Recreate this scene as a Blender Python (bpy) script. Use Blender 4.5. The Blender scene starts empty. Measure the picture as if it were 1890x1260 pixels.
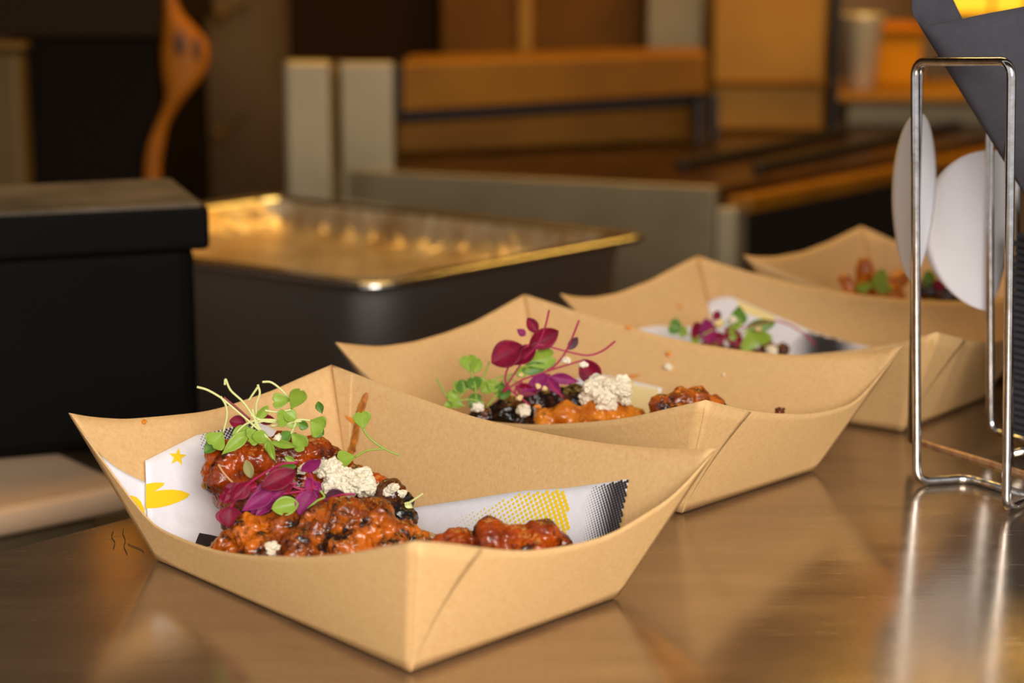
import bpy, bmesh, math, random
import numpy as np
from mathutils import Vector, Matrix, noise

# ------------------------------------------------------------------ camera
FPX, CAM_H, PITCH = 3742.6, 0.33089, 0.217571
W, HGT = 1890, 1260
sc = bpy.context.scene
COL = sc.collection
cam_data = bpy.data.cameras.new('camera')
cam = bpy.data.objects.new('camera', cam_data)
COL.objects.link(cam)
cam.location = (0, 0, CAM_H)
cam.rotation_euler = (math.pi / 2 - PITCH, 0, 0)
cam_data.sensor_width = 36.0
cam_data.lens = FPX / W * 36.0
cam_data.clip_start = 0.05
cam_data.clip_end = 50
cam_data.dof.use_dof = True
cam_data.dof.focus_distance = 1.045
cam_data.dof.aperture_fstop = 5.6
sc.camera = cam

# ------------------------------------------------------------------ world, lights, exposure
sc.view_settings.view_transform = 'Standard'
sc.view_settings.look = 'None'
sc.view_settings.gamma = 1.0
sc.view_settings.use_curve_mapping = False
sc.view_settings.exposure = 0.12
world = bpy.data.worlds.new('outdoor_light')
sc.world = world
world.use_nodes = True
bg = world.node_tree.nodes['Background']
bg.inputs[0].default_value = (1.0, 0.96, 0.93, 1)
bg.inputs[1].default_value = 0.7


def area(name, loc, target, sx, sy, power, col, spread=math.pi):
    l = bpy.data.lights.new(name, 'AREA')
    l.shape = 'RECTANGLE'
    l.size, l.size_y = sx, sy
    l.energy = power
    l.color = col
    l.spread = spread
    o = bpy.data.objects.new(name, l)
    COL.objects.link(o)
    o.location = loc
    o.rotation_euler = (Vector(target) - Vector(loc)).to_track_quat('-Z', 'Y').to_euler()
    return o


area('daylight_through_hatch', (0.40, -0.75, 0.75), (0.08, 1.05, 0.02), 1.1, 0.6, 42, (1.0, 0.96, 0.91))
area('warm_ceiling_light', (0.0, 2.2, 1.75), (0.1, 2.6, 0.3), 1.2, 0.4, 21, (1.0, 0.62, 0.16))
area('heat_lamp_light', (0.55, 2.35, 0.75), (0.35, 2.65, 0.0), 0.5, 0.15, 5, (1.0, 0.58, 0.10))


# ------------------------------------------------------------------ helpers
def lin(c):
    return tuple((x / 12.92 if x <= 0.04045 else ((x + 0.055) / 1.055) ** 2.4) for x in (v / 255 for v in c))


CS, SN = math.cos(PITCH), math.sin(PITCH)


def U(px, py, z=None, y=None):
    """world point seen at a pixel of the photograph, on a height z or at a distance y"""
    u = (px - W / 2) / FPX
    v = -(py - HGT / 2) / FPX
    d = Vector((u, CS + v * SN, -SN + v * CS))
    k = (z - CAM_H) / d.z if z is not None else y / d.y
    return Vector((0, 0, CAM_H)) + d * k


def proj(P):
    z = P[2] - CAM_H
    d = P[1] * CS - z * SN
    up = P[1] * SN + z * CS
    return np.array((W / 2 + FPX * P[0] / d, HGT / 2 - FPX * up / d))


def link(o, parent=None):
    COL.objects.link(o)
    if parent is not None:
        o.parent = parent
        o.matrix_parent_inverse = Matrix.Translation(parent.location).inverted()
    return o


def tag(o, label=None, cat=None, group=None, kind=None):
    if label:
        o['label'] = label
    if cat:
        o['category'] = cat
    if group:
        o['group'] = group
    if kind:
        o['kind'] = kind
    return o


def empty(name, loc, label=None, cat=None, group=None):
    o = bpy.data.objects.new(name, None)
    o.empty_display_size = 0.01
    o.location = loc
    COL.objects.link(o)
    return tag(o, label, cat, group)


def mesh(name, verts, faces, m, parent=None, smooth=False, solid=0.0, bevel=0.0, offset=0.0):
    me = bpy.data.meshes.new(name)
    me.from_pydata([tuple(v) for v in verts], [], faces)
    me.validate()
    me.update()
    bm = bmesh.new()
    bm.from_mesh(me)
    bmesh.ops.recalc_face_normals(bm, faces=bm.faces)
    bm.to_mesh(me)
    bm.free()
    if m is not None:
        me.materials.append(m)
    if smooth:
        me.polygons.foreach_set('use_smooth', [True] * len(me.polygons))
    o = bpy.data.objects.new(name, me)
    if solid:
        md = o.modifiers.new('thick', 'SOLIDIFY')
        md.thickness = solid
        md.offset = offset
    if bevel:
        md = o.modifiers.new('bev', 'BEVEL')
        md.width = bevel
        md.segments = 3
        md.limit_method = 'ANGLE'
    return link(o, parent)


def prism(name, pts, z0, z1, m, parent=None, bevel=0.004):
    n = len(pts)
    v = [(p[0], p[1], z0) for p in pts] + [(p[0], p[1], z1) for p in pts]
    f = [tuple(range(n))[::-1], tuple(range(n, 2 * n))] + [(i, (i + 1) % n, n + (i + 1) % n, n + i) for i in range(n)]
    return mesh(name, v, f, m, parent, bevel=bevel)


def box(name, lo, hi, m, parent=None, bevel=0.004):
    return prism(name, [(lo[0], lo[1]), (hi[0], lo[1]), (hi[0], hi[1]), (lo[0], hi[1])], lo[2], hi[2], m, parent, bevel)


def slab(name, x0, y0, x1, y1, y, dep, m, parent=None, bevel=0.004, zmin=-9):
    """box whose front face, at distance y, is seen between two pixels"""
    a, b = U(x0, y1, y=y), U(x1, y0, y=y)
    return box(name, (a.x, y, max(a.z, zmin)), (b.x, y + dep, b.z), m, parent, bevel)


def grid(name, rows, m, parent=None, smooth=True, solid=0.0, offset=0.0, closed=False):
    nr, nc = len(rows), len(rows[0])
    v = [p for r in rows for p in r]
    f = []
    for i in range(nr - 1):
        for j in range(nc if closed else nc - 1):
            j2 = (j + 1) % nc
            f.append((i * nc + j, i * nc + j2, (i + 1) * nc + j2, (i + 1) * nc + j))
    return mesh(name, v, f, m, parent, smooth, solid, offset=offset)


def smooth_path(pts, n):
    """Catmull-Rom through points"""
    P = [Vector(p) for p in pts]
    if len(P) == 2:
        return [P[0].lerp(P[1], i / n) for i in range(n + 1)]
    P = [P[0] * 2 - P[1]] + P + [P[-1] * 2 - P[-2]]
    out = []
    segs = len(P) - 3
    for i in range(n + 1):
        t = i / n * segs
        k = min(int(t), segs - 1)
        u = t - k
        a, b, c, d = P[k:k + 4]
        out.append(0.5 * (2 * b + (c - a) * u + (2 * a - 5 * b + 4 * c - d) * u * u + (3 * b - a - 3 * c + d) * u ** 3))
    return out


def tube_data(path, r0, r1=None, seg=8):
    r1 = r0 if r1 is None else r1
    rows = []
    n = len(path)
    up = Vector((0.3, 0.9, 0.31))
    for i, p in enumerate(path):
        t = (path[min(i + 1, n - 1)] - path[max(i - 1, 0)]).normalized()
        a = t.cross(up)
        if a.length < 1e-3:
            a = t.cross(Vector((1, 0, 0)))
        a.normalize()
        b = t.cross(a)
        up = -b if (-b).dot(up) > b.dot(up) else b
        r = r0 + (r1 - r0) * i / (n - 1)
        rows.append([p + a * (r * math.cos(2 * math.pi * k / seg)) + b * (r * math.sin(2 * math.pi * k / seg)) for k in range(seg)])
    v = [q for r in rows for q in r]
    f = []
    for i in range(n - 1):
        for j in range(seg):
            j2 = (j + 1) % seg
            f.append((i * seg + j, i * seg + j2, (i + 1) * seg + j2, (i + 1) * seg + j))
    f.append(tuple(range(seg)))
    f.append(tuple(range((n - 1) * seg, n * seg))[::-1])
    return v, f


def tube(name, path, r0, m, parent=None, r1=None, seg=10):
    v, f = tube_data(path, r0, r1, seg)
    return mesh(name, v, f, m, parent, True)


def rounded(pts, rad, n=7):
    """polyline with its inner corners rounded"""
    P = [Vector(p) for p in pts]
    out = [P[0]]
    for i in range(1, len(P) - 1):
        a, b, c = P[i - 1], P[i], P[i + 1]
        d0, d1 = (a - b), (c - b)
        r = min(rad, d0.length * .48, d1.length * .48)
        s, e = b + d0.normalized() * r, b + d1.normalized() * r
        for k in range(n + 1):
            t = k / n
            out.append(s * (1 - t) ** 2 + b * (2 * t * (1 - t)) + e * t * t)
    out.append(P[-1])
    return out


def lathe(name, centre, prof, m, parent=None, seg=32):
    rows = [[Vector((centre[0] + r * math.cos(2 * math.pi * k / seg), centre[1] + r * math.sin(2 * math.pi * k / seg), centre[2] + z)) for k in range(seg)] for r, z in prof]
    return grid(name, rows, m, parent, True, closed=True)


# ------------------------------------------------------------------ materials
def mat(name, col, rough=0.5, metal=0.0, noise_scale=0, noise_amt=0.0, col2=None, bump=0.0, bump_scale=None, coat=0.0,
        stretch=None, sss=0.0, spec=0.5, rough_var=0.0, emit=None, emit_s=0.0, transl=0.0):
    m = bpy.data.materials.new(name)
    m.use_nodes = True
    nt = m.node_tree
    N, L = nt.nodes, nt.links
    b = N['Principled BSDF']
    c = lin(col)
    b.inputs['Base Color'].default_value = (*c, 1)
    b.inputs['Roughness'].default_value = rough
    b.inputs['Metallic'].default_value = metal
    b.inputs['Specular IOR Level'].default_value = spec
    b.inputs['Coat Weight'].default_value = coat
    b.inputs['Coat Roughness'].default_value = 0.08
    if sss:
        b.inputs['Subsurface Weight'].default_value = sss
        b.inputs['Subsurface Radius'].default_value = (0.004, 0.002, 0.001)
        b.inputs['Subsurface Scale'].default_value = 0.6
    if emit:
        b.inputs['Emission Color'].default_value = (*lin(emit), 1)
        b.inputs['Emission Strength'].default_value = emit_s
    if noise_scale:
        tc = N.new('ShaderNodeTexCoord')
        mp = N.new('ShaderNodeMapping')
        L.new(tc.outputs['Object'], mp.inputs[0])
        if stretch:
            mp.inputs['Rotation'].default_value = (0, 0, stretch[1])
            mp.inputs['Scale'].default_value = stretch[0]
        nz = N.new('ShaderNodeTexNoise')
        nz.inputs['Scale'].default_value = noise_scale
        nz.inputs['Detail'].default_value = 6
        nz.inputs['Roughness'].default_value = 0.65
        L.new(mp.outputs[0], nz.inputs[0])
        rp = N.new('ShaderNodeValToRGB')
        c2 = lin(col2) if col2 else tuple(x * (1 - noise_amt) for x in c)
        rp.color_ramp.elements[0].position = 0.32
        rp.color_ramp.elements[1].position = 0.68
        rp.color_ramp.elements[0].color = (*c2, 1)
        rp.color_ramp.elements[1].color = (*c, 1)
        L.new(nz.outputs[0], rp.inputs[0])
        L.new(rp.outputs[0], b.inputs['Base Color'])
        if rough_var:
            mr = N.new('ShaderNodeMapRange')
            mr.inputs['To Min'].default_value = rough - rough_var
            mr.inputs['To Max'].default_value = rough + rough_var
            L.new(nz.outputs[0], mr.inputs[0])
            L.new(mr.outputs[0], b.inputs['Roughness'])
        if bump:
            nb = N.new('ShaderNodeTexNoise')
            nb.inputs['Scale'].default_value = bump_scale or noise_scale * 3
            nb.inputs['Detail'].default_value = 5
            L.new(mp.outputs[0], nb.inputs[0])
            bp = N.new('ShaderNodeBump')
            bp.inputs['Strength'].default_value = bump
            bp.inputs['Distance'].default_value = 0.001
            L.new(nb.outputs[0], bp.inputs['Height'])
            L.new(bp.outputs[0], b.inputs['Normal'])
    if transl:
        tr = N.new('ShaderNodeBsdfTranslucent')
        mx = N.new('ShaderNodeMixShader')
        tr.inputs[0].default_value = (*c, 1)
        mx.inputs[0].default_value = transl
        src = b.inputs['Base Color'].links
        if src:
            L.new(src[0].from_socket, tr.inputs[0])
        L.new(b.outputs[0], mx.inputs[1])
        L.new(tr.outputs[0], mx.inputs[2])
        L.new(mx.outputs[0], N['Material Output'].inputs[0])
    return m


def meat_mat(name, c_main, c_deep, c_char, char_lo, scale=70):
    m = bpy.data.materials.new(name)
    m.use_nodes = True
    N, L = m.node_tree.nodes, m.node_tree.links
    b = N['Principled BSDF']
    tc = N.new('ShaderNodeTexCoord')
    n1 = N.new('ShaderNodeTexNoise')
    n1.inputs['Scale'].default_value = scale
    n1.inputs['Detail'].default_value = 5
    L.new(tc.outputs['Object'], n1.inputs[0])
    r1 = N.new('ShaderNodeValToRGB')
    e = r1.color_ramp.elements
    e[0].position, e[0].color = 0.36, (*lin(c_deep), 1)
    e[1].position, e[1].color = 0.60, (*lin(c_main), 1)
    L.new(n1.outputs[0], r1.inputs[0])
    n2 = N.new('ShaderNodeTexNoise')
    n2.inputs['Scale'].default_value = scale * 1.3
    n2.inputs['Detail'].default_value = 6
    n2.inputs['Roughness'].default_value = .7
    mp = N.new('ShaderNodeMapping')
    mp.inputs['Location'].default_value = (3.1, 1.7, 5.2)
    L.new(tc.outputs['Object'], mp.inputs[0])
    L.new(mp.outputs[0], n2.inputs[0])
    r2 = N.new('ShaderNodeValToRGB')
    e = r2.color_ramp.elements
    e[0].position, e[0].color = char_lo - .07, (1, 1, 1, 1)
    e[1].position, e[1].color = char_lo + .05, (0, 0, 0, 1)
    L.new(n2.outputs[0], r2.inputs[0])
    mx = N.new('ShaderNodeMixRGB')
    mx.inputs[2].default_value = (*lin(c_char), 1)
    L.new(r2.outputs[0], mx.inputs[0])
    L.new(r1.outputs[0], mx.inputs[1])
    L.new(mx.outputs[0], b.inputs['Base Color'])
    b.inputs['Roughness'].default_value = .19
    b.inputs['Coat Weight'].default_value = .0
    b.inputs['Specular IOR Level'].default_value = .55
    b.inputs['Coat Roughness'].default_value = .12
    b.inputs['Subsurface Weight'].default_value = .04
    b.inputs['Subsurface Radius'].default_value = (.003, .001, .0005)
    n3 = N.new('ShaderNodeTexNoise')
    n3.inputs['Scale'].default_value = 520
    n3.inputs['Detail'].default_value = 4
    L.new(tc.outputs['Object'], n3.inputs[0])
    bp = N.new('ShaderNodeBump')
    bp.inputs['Strength'].default_value = .4
    bp.inputs['Distance'].default_value = .0012
    L.new(n3.outputs[0], bp.inputs['Height'])
    L.new(bp.outputs[0], b.inputs['Normal'])
    return m


kraft = mat('kraft_paper', (215, 176, 122), .72, noise_scale=420, col2=(203, 161, 107), bump=.18, bump_scale=1100, spec=.25)
kraft_edge = mat('kraft_edge', (226, 190, 142), .8)
liner_m = mat('white_deli_paper', (240, 238, 243), .6, noise_scale=160, col2=(232, 230, 236), bump=.1, bump_scale=700, transl=.12)
def add_scratches(m):
    N, L = m.node_tree.nodes, m.node_tree.links
    b = N['Principled BSDF']
    old = b.inputs['Roughness'].links[0].from_socket
    tc = N.new('ShaderNodeTexCoord')
    acc = old
    for ang, sc_, amt in ((.75, (30, 900, 1), .12), (-.5, (40, 1200, 1), .09), (1.9, (26, 700, 1), .08)):
        mp = N.new('ShaderNodeMapping')
        mp.inputs['Rotation'].default_value = (0, 0, ang)
        mp.inputs['Scale'].default_value = sc_
        nz = N.new('ShaderNodeTexNoise')
        nz.inputs['Scale'].default_value = 1.0
        nz.inputs['Detail'].default_value = 2
        mr = N.new('ShaderNodeMapRange')
        mr.inputs['From Min'].default_value = .66
        mr.inputs['From Max'].default_value = .74
        mr.inputs['To Max'].default_value = amt
        ad = N.new('ShaderNodeMath')
        ad.operation = 'ADD'
        L.new(tc.outputs['Object'], mp.inputs[0])
        L.new(mp.outputs[0], nz.inputs[0])
        L.new(nz.outputs[0], mr.inputs[0])
        L.new(acc, ad.inputs[0])
        L.new(mr.outputs[0], ad.inputs[1])
        acc = ad.outputs[0]
    L.new(acc, b.inputs['Roughness'])


ink_yellow = mat('yellow_ink', (236, 198, 22), .55)
ink_black = mat('black_ink', (40, 36, 38), .6)
wing_orange = meat_mat('orange_glazed_chicken', (194, 98, 14), (112, 44, 5), (30, 15, 8), .485)
wing_red = meat_mat('red_glazed_chicken', (172, 70, 9), (98, 30, 4), (34, 13, 6), .43)
wing_gold = meat_mat('golden_glazed_chicken', (206, 122, 26), (160, 76, 10), (110, 48, 10), .38)
wing_dark = meat_mat('charred_chicken', (104, 48, 14), (50, 24, 10), (14, 10, 8), .52)
sauce_m = mat('dark_sauce', (200, 120, 30), .2, noise_scale=240, col2=(96, 40, 8), coat=.5)
orange_sauce = mat('orange_sauce', (214, 128, 30), .3, coat=.4)
cheese_m = mat('white_cheese', (230, 220, 198), .7, noise_scale=300, col2=(216, 202, 172), sss=.15)
leaf_green = mat('green_leaf', (164, 190, 70), .42, noise_scale=180, col2=(146, 176, 58), transl=.35)
leaf_dark = mat('deep_green_leaf', (104, 146, 48), .42, noise_scale=180, col2=(80, 122, 38), transl=.25)
leaf_maroon = mat('maroon_leaf', (150, 16, 54), .5, noise_scale=150, col2=(100, 10, 36), transl=.25, spec=.25)
leaf_purple = mat('purple_leaf', (158, 44, 110), .5, noise_scale=150, col2=(122, 28, 80), transl=.25, spec=.25)
leaf_dusk = mat('dusky_purple_leaf', (96, 52, 66), .4, noise_scale=150, col2=(70, 36, 50), transl=.2)
stem_pale = mat('pale_stem', (220, 222, 150), .4, transl=.25)
stem_green = mat('green_stem', (160, 182, 78), .4, transl=.25)
stem_red = mat('magenta_stem', (176, 32, 84), .38, transl=.25)
stem_tan = mat('tan_stem', (206, 150, 100), .4, transl=.2)
seed_m = mat('sesame_seed', (222, 190, 130), .5)
chrome = mat('chrome_wire', (214, 214, 218), .13, 1.0, noise_scale=160, col2=(176, 172, 168), rough_var=.06)
rust_wire = mat('rust_stained_wire', (170, 118, 74), .35, .8, noise_scale=160, col2=(200, 170, 140))
steel_counter = mat('worn_steel_counter', (186, 168, 146), .18, .88, noise_scale=7, col2=(166, 148, 126), bump=.03, bump_scale=60,
                    stretch=((1, 6, 1), .8), rough_var=.06)
add_scratches(steel_counter)
steel = mat('brushed_steel', (152, 134, 104), .45, .6, noise_scale=5, col2=(130, 114, 84), rough_var=.08)
steel_dull = mat('dull_steel', (124, 106, 74), .5, .5, noise_scale=4, col2=(100, 84, 56))
steel_pan_m = mat('polished_pan_steel', (206, 200, 192), .22, 1.0)
pan_outer_m = mat('satin_pan_steel', (206, 202, 198), .36, 1.0)
foil_m = mat('mottled_reflection_lining', (226, 206, 172), .34, .75, noise_scale=28, col2=(186, 150, 100), bump=1.0, bump_scale=26)  # amber blotches of reflected light are put into the lining colour
foil_m.node_tree.nodes['Bump'].inputs['Distance'].default_value = .012
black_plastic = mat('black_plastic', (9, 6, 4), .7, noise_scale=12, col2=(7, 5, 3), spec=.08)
black_lit = mat('top_lit_black_lid', (104, 90, 80), .6, noise_scale=14, col2=(50, 42, 36))  # light falling on the lid is put into this greyer black
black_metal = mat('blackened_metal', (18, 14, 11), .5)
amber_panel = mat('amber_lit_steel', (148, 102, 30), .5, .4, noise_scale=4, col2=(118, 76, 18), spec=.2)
brown_panel = mat('brown_enamel_panel', (100, 62, 5), .6, .0, noise_scale=4, col2=(74, 42, 3), spec=.1)
copper_panel = mat('copper_brown_panel', (136, 88, 14), .5, .3, noise_scale=4, col2=(106, 62, 8), spec=.25)
griddle_top_m = mat('greasy_griddle_surface', (84, 52, 26), .3, .5, noise_scale=9, col2=(46, 26, 14), rough_var=.1)
wall_m = mat('brown_reflection_wall', (108, 80, 42), .45, .5, noise_scale=2.2, col2=(74, 50, 22))  # brown and yellow reflections on the steel are put into the colour
wall_side_m = mat('brown_wall_panel', (104, 78, 52), .6, noise_scale=2, col2=(84, 60, 40))
ceil_m = mat('ceiling_panel', (150, 120, 86), .7, noise_scale=2, col2=(132, 104, 74))
floor_m = mat('brown_floor', (70, 56, 44), .6, noise_scale=5, col2=(54, 42, 32))
bench_m = mat('lower_bench_steel', (58, 44, 32), .6, .1, noise_scale=3, col2=(46, 34, 24))
ledge_m = mat('beige_ledge_board', (206, 172, 138), .6, noise_scale=5, col2=(190, 154, 120))
brass_m = mat('brass_post', (92, 64, 10), .6, .2)
reflection_m = mat('amber_reflection', (170, 100, 12), .55, noise_scale=6, col2=(140, 74, 8), spec=.2)  # amber of a reflection in steel, put into a solid colour
paper_grey = mat('dark_grey_card', (66, 64, 70), .85, noise_scale=120, col2=(60, 58, 64), spec=.2, bump=.1, bump_scale=700)
napkin_m = mat('black_napkin', (52, 49, 55), .9, noise_scale=200, col2=(42, 40, 45), bump=.2, bump_scale=900)
sticker_m = mat('white_round_card', (246, 245, 250), .6, noise_scale=20, col2=(240, 240, 247), transl=.1)
lamp_glow = mat('glowing_amber_lamp', (255, 190, 60), .5, emit=(255, 178, 20), emit_s=1.15)
hair_m = mat('dark_scratch', (44, 28, 14), .6)

# ------------------------------------------------------------------ room shell
FLOOR = -0.95
tag(box('floor', (-1.9, 0.3, FLOOR - .05), (2.3, 3.4, FLOOR), floor_m, bevel=0), kind='structure')
tag(box('wall_back', (-1.9, 3.2, FLOOR), (2.3, 3.3, 1.9), wall_m, bevel=0), kind='structure')
tag(box('wall_left', (-1.9, 0.9, FLOOR), (-1.8, 3.2, 1.9), wall_side_m, bevel=0), kind='structure')
tag(box('wall_right', (2.2, 0.9, FLOOR), (2.3, 3.2, 1.9), wall_side_m, bevel=0), kind='structure')
tag(box('ceiling', (-1.9, 0.9, 1.9), (2.3, 3.3, 1.95), ceil_m, bevel=0), kind='structure')

tag(box('wall_front_daylight_block', (-1.9, 0.55, .62), (2.3, 0.62, 1.9), wall_side_m, bevel=0), kind='structure')  # unseen wall above the hatch, added to keep daylight off the kitchen

# serving counter (its far edge runs away to the right)
e0, e1 = U(0, 1013, z=0), U(235, 951, z=0)
ed = (e1 - e0).normalized()
nrm = Vector((ed.y, -ed.x, 0))              # towards the camera side
ca, cb = e0 - ed * .75, e0 + ed * 1.35
counter = empty('serving_counter', (0.1, 0.9, FLOOR), 'worn brushed steel serving counter carrying the kraft food trays', 'counter')
prism('worktop', [ca, ca + nrm * .85, cb + nrm * .85, cb], -.022, 0.0, steel_counter, counter, .005)
prism('front_panel', [ca + nrm * .1 + ed * .03, ca + nrm * .8 + ed * .03, cb + nrm * .8 - ed * .03, cb + nrm * .1 - ed * .03], FLOOR, -.022, steel_dull, counter)
for k, pts in enumerate([[(209, 979), (206, 990), (212, 1000), (209, 1012)], [(228, 975), (227, 985), (231, 996), (229, 1008), (235, 1022)], [(236, 1003), (246, 1008), (258, 1012), (266, 1018)]]):
    tube('hairline_scratch', smooth_path([U(x, y, z=.0004) for x, y in pts], 14), .00018, hair_m, counter, seg=5)

# ------------------------------------------------------------------ paper trays
A_, B_, ROU, ROV, RH = .065, .10228, .02199, .03175, .0716
EX = (.00696, .00183, .00088)
SGN = {'L': (-1, 1), 'B': (1, 1), 'R': (1, -1), 'F': (-1, -1)}
TRAYS = {
    'A': dict(T=(-.06611, .95572, .74983), px=dict(rL=(127, 762), rB=(612, 673), rR=(1322, 828), rF=(768, 998), bL=(287, 1030), bF=(757, 1238), bR=(1140, 1100)),
              LB=[(160, 769), (227, 774), (300, 768), (370, 761), (411, 752), (500, 722)],
              BR=[(700, 707), (780, 737), (870, 768), (950, 788), (1050, 808), (1130, 820), (1200, 826), (1260, 829)],
              FR=[(833, 1003), (900, 1013), (967, 1017), (1000, 1014), (1050, 1007), (1100, 995), (1143, 978), (1195, 946), (1240, 918), (1285, 874)],
              LF=[(127, 770), (138, 818), (157, 859), (192, 897), (227, 929), (268, 959), (306, 981), (348, 999), (403, 1017), (460, 1025), (565, 1028), (644, 1022), (708, 1009)],
              label='nearest kraft paper food tray, holding orange glazed wings under pale green sprouts'),
    'B': dict(T=(.05807, 1.17192, .85186), px=dict(rL=(619, 632), rB=(968, 543), rR=(1668, 638), rF=(1303, 738), bF=(1258, 945), bR=(1505, 865)),
              LB=[(660, 637), (702, 640), (764, 631), (820, 615), (874, 595), (920, 570)],
              BR=[(1030, 563), (1100, 587), (1157, 602), (1227, 622), (1290, 635), (1386, 649), (1450, 655), (1500, 656), (1576, 653), (1625, 648)],
              FR=[(1340, 748), (1380, 757), (1430, 763), (1490, 764), (1525, 759), (1570, 746), (1608, 717), (1640, 688), (1658, 660)],
              LF=[(628, 655), (650, 680), (690, 708), (760, 740), (850, 768), (920, 780), (985, 784), (1040, 782), (1100, 778), (1160, 771), (1200, 762), (1250, 750)],
              label='second kraft paper food tray, with maroon sprouts piled in a peak'),
    'C': dict(T=(.19742, 1.33547, .94364), px=dict(rL=(1034, 542), rB=(1288, 472), rF=(1729, 613), bF=(1664, 795), bR=(1818, 733)),
              LB=[(1060, 548), (1095, 549), (1140, 541), (1200, 518), (1240, 496)],
              BR=[(1330, 487), (1400, 507), (1490, 528), (1580, 543), (1680, 553), (1760, 556), (1840, 552)],
              FR=[(1760, 621), (1794, 630), (1830, 632), (1870, 622), (1910, 592)],
              LF=[(1042, 560), (1070, 585), (1130, 610), (1230, 640), (1350, 655), (1450, 657), (1540, 650), (1605, 642), (1675, 629)],
              label='third kraft paper food tray, half hidden by the chrome wire rack'),
    'D': dict(T=(.33466, 1.4568, .9128), px=dict(rL=(1372, 470), rB=(1590, 417)),
              LB=[(1395, 474), (1430, 474), (1480, 465), (1530, 446)],
              BR=None, FR=None, LF=None,
              label='farthest kraft paper food tray, behind the white discs of the rack'),
}


class Tray:
    pass


def make_tray(key):
    d = TRAYS[key]
    tx, ty, th = d['T']
    c, s = math.cos(th), math.sin(th)
    t = Tray()
    t.b, t.r = {}, {}
    for k in 'LBRF':
        su, sv = SGN[k]
        u, v = su * A_, sv * B_
        t.b[k] = Vector((tx + c * u - s * v, ty + s * u + c * v, .0012))
        e = EX if k in 'LR' else tuple(-x for x in EX)
        u, v = su * (A_ + ROU + e[0]), sv * (B_ + ROV + e[1])
        t.r[k] = Vector((tx + c * u - s * v, ty + s * u + c * v, RH + e[2]))
        if 'b' + k in d['px']:
            t.b[k] = U(*d['px']['b' + k], z=.0012)
        if 'r' + k in d['px']:
            P = t.r[k]
            dep = P.y * CS - (P.z - CAM_H) * SN
            x, y = d['px']['r' + k]
            uu, vv = (x - W / 2) / FPX, -(y - HGT / 2) / FPX
            t.r[k] = Vector((0, 0, CAM_H)) + Vector((uu, CS + vv * SN, -SN + vv * CS)) * dep
    t.centre = sum(t.b.values(), Vector()) / 4
    t.root = empty('paper_food_tray', t.centre.copy(), d['label'], 'food tray', 'kraft food trays along the counter')
    t.walls = {}
    for wk in ('LB', 'BR', 'FR', 'LF'):
        a, b = wk
        b0, b1, r0, r1 = t.b[a], t.b[b], t.r[a], t.r[b]
        out = ((b0 + b1) / 2 - t.centre)
        out.z = 0
        out.normalize()

        def Q(tt, ss, off=0.0, b0=b0, b1=b1, r0=r0, r1=r1, out=out):
            p = b0.lerp(b1, tt) * (1 - ss) + r0.lerp(r1, tt) * ss
            return p + out * (.009 * 4 * tt * (1 - tt) * ss * (2 - ss) * .6 - off)

        def solve(px, py, off=0.0, t0=.5, s0=.6, Q=Q):
            x = np.array([t0, s0])
            for _ in range(25):
                f0 = proj(Q(x[0], x[1], off)) - (px, py)
                h = 1e-4
                j = np.column_stack([(proj(Q(x[0] + h, x[1], off)) - (px, py) - f0) / h, (proj(Q(x[0], x[1] + h, off)) - (px, py) - f0) / h])
                st = np.linalg.solve(j, f0)
                x = x - np.clip(st, -.3, .3)
                if abs(f0).max() < .01:
                    break
            return x
        pl = d[wk]
        if pl:
            tt, ss = [0.0], [1.0]
            for i, (px, py) in enumerate(pl):
                x = solve(px, py, 0, (i + 1) / (len(pl) + 1), .7)
                if tt[-1] + .004 < x[0] < .996:
                    tt.append(float(x[0]))
                    ss.append(float(np.clip(x[1], .25, 1.15)))
            tt.append(1.0)
            ss.append(1.0)
        else:
            tt = [i / 10 for i in range(11)]
            ss = [1 - .32 * (4 * x * (1 - x)) ** .8 for x in tt]
        n = 44
        ts = [i / n for i in range(n + 1)]
        sv_ = np.interp(ts, tt, ss)
        for _ in range(3):
            q = sv_.copy()
            q[1:-1] = (sv_[:-2] + 2 * sv_[1:-1] + sv_[2:]) / 4
            sv_ = q
        rim = (lambda x, ts=ts, sv_=sv_: float(np.interp(x, ts, sv_)))
        t.walls[wk] = dict(Q=Q, solve=solve, rim=rim, out=out, len=(b1 - b0).length)
        m = 12
        rows = [[Q(ts[i], sv_[i] * j / m) for i in range(n + 1)] for j in range(m + 1)]
        grid('wall_panel', rows, kraft, t.root, True, .0006)
    mesh('base', [t.b[k] for k in 'LBRF'], [(0, 1, 2, 3)], kraft, t.root, solid=.0006)
    # glued corner flaps: a second layer of card lying on the wall beside a corner
    def flap(wk, from_end, top, off):
        w = t.walls[wk]
        rows = []
        for j in range(9):
            f = j / 8
            row = []
            for i in range(9):
                x = top * f * i / 8
                tt_ = 1 - x if from_end else x
                s_ = f * (w['rim'](tt_) - .012)
                row.append(w['Q'](tt_, max(s_, .002), off))
            rows.append(row)
        grid('corner_flap', rows, kraft, t.root, True, .0004)
    flap('FR', False, {'A': .20, 'B': .22, 'C': .24, 'D': .22}[key], -.0005)
    flap('BR', False, .06, .0005)
    return t


trays = {k: make_tray(k) for k in 'ABCD'}


# --- printed deli paper in the trays
def wall_poly(t, wk, off, pts, seeds=(.5, .4)):
    w = t.walls[wk]
    out = []
    for px, py in pts:
        x = w['solve'](px, py, off, *seeds)
        out.append(w['Q'](float(x[0]), float(x[1]), off))
    return out


def dense(pts, n=4):
    out = []
    for i, p in enumerate(pts):
        q = pts[(i + 1) % len(pts)]
        for k in range(n):
            out.append((p[0] + (q[0] - p[0]) * k / n, p[1] + (q[1] - p[1]) * k / n))
    return out


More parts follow.
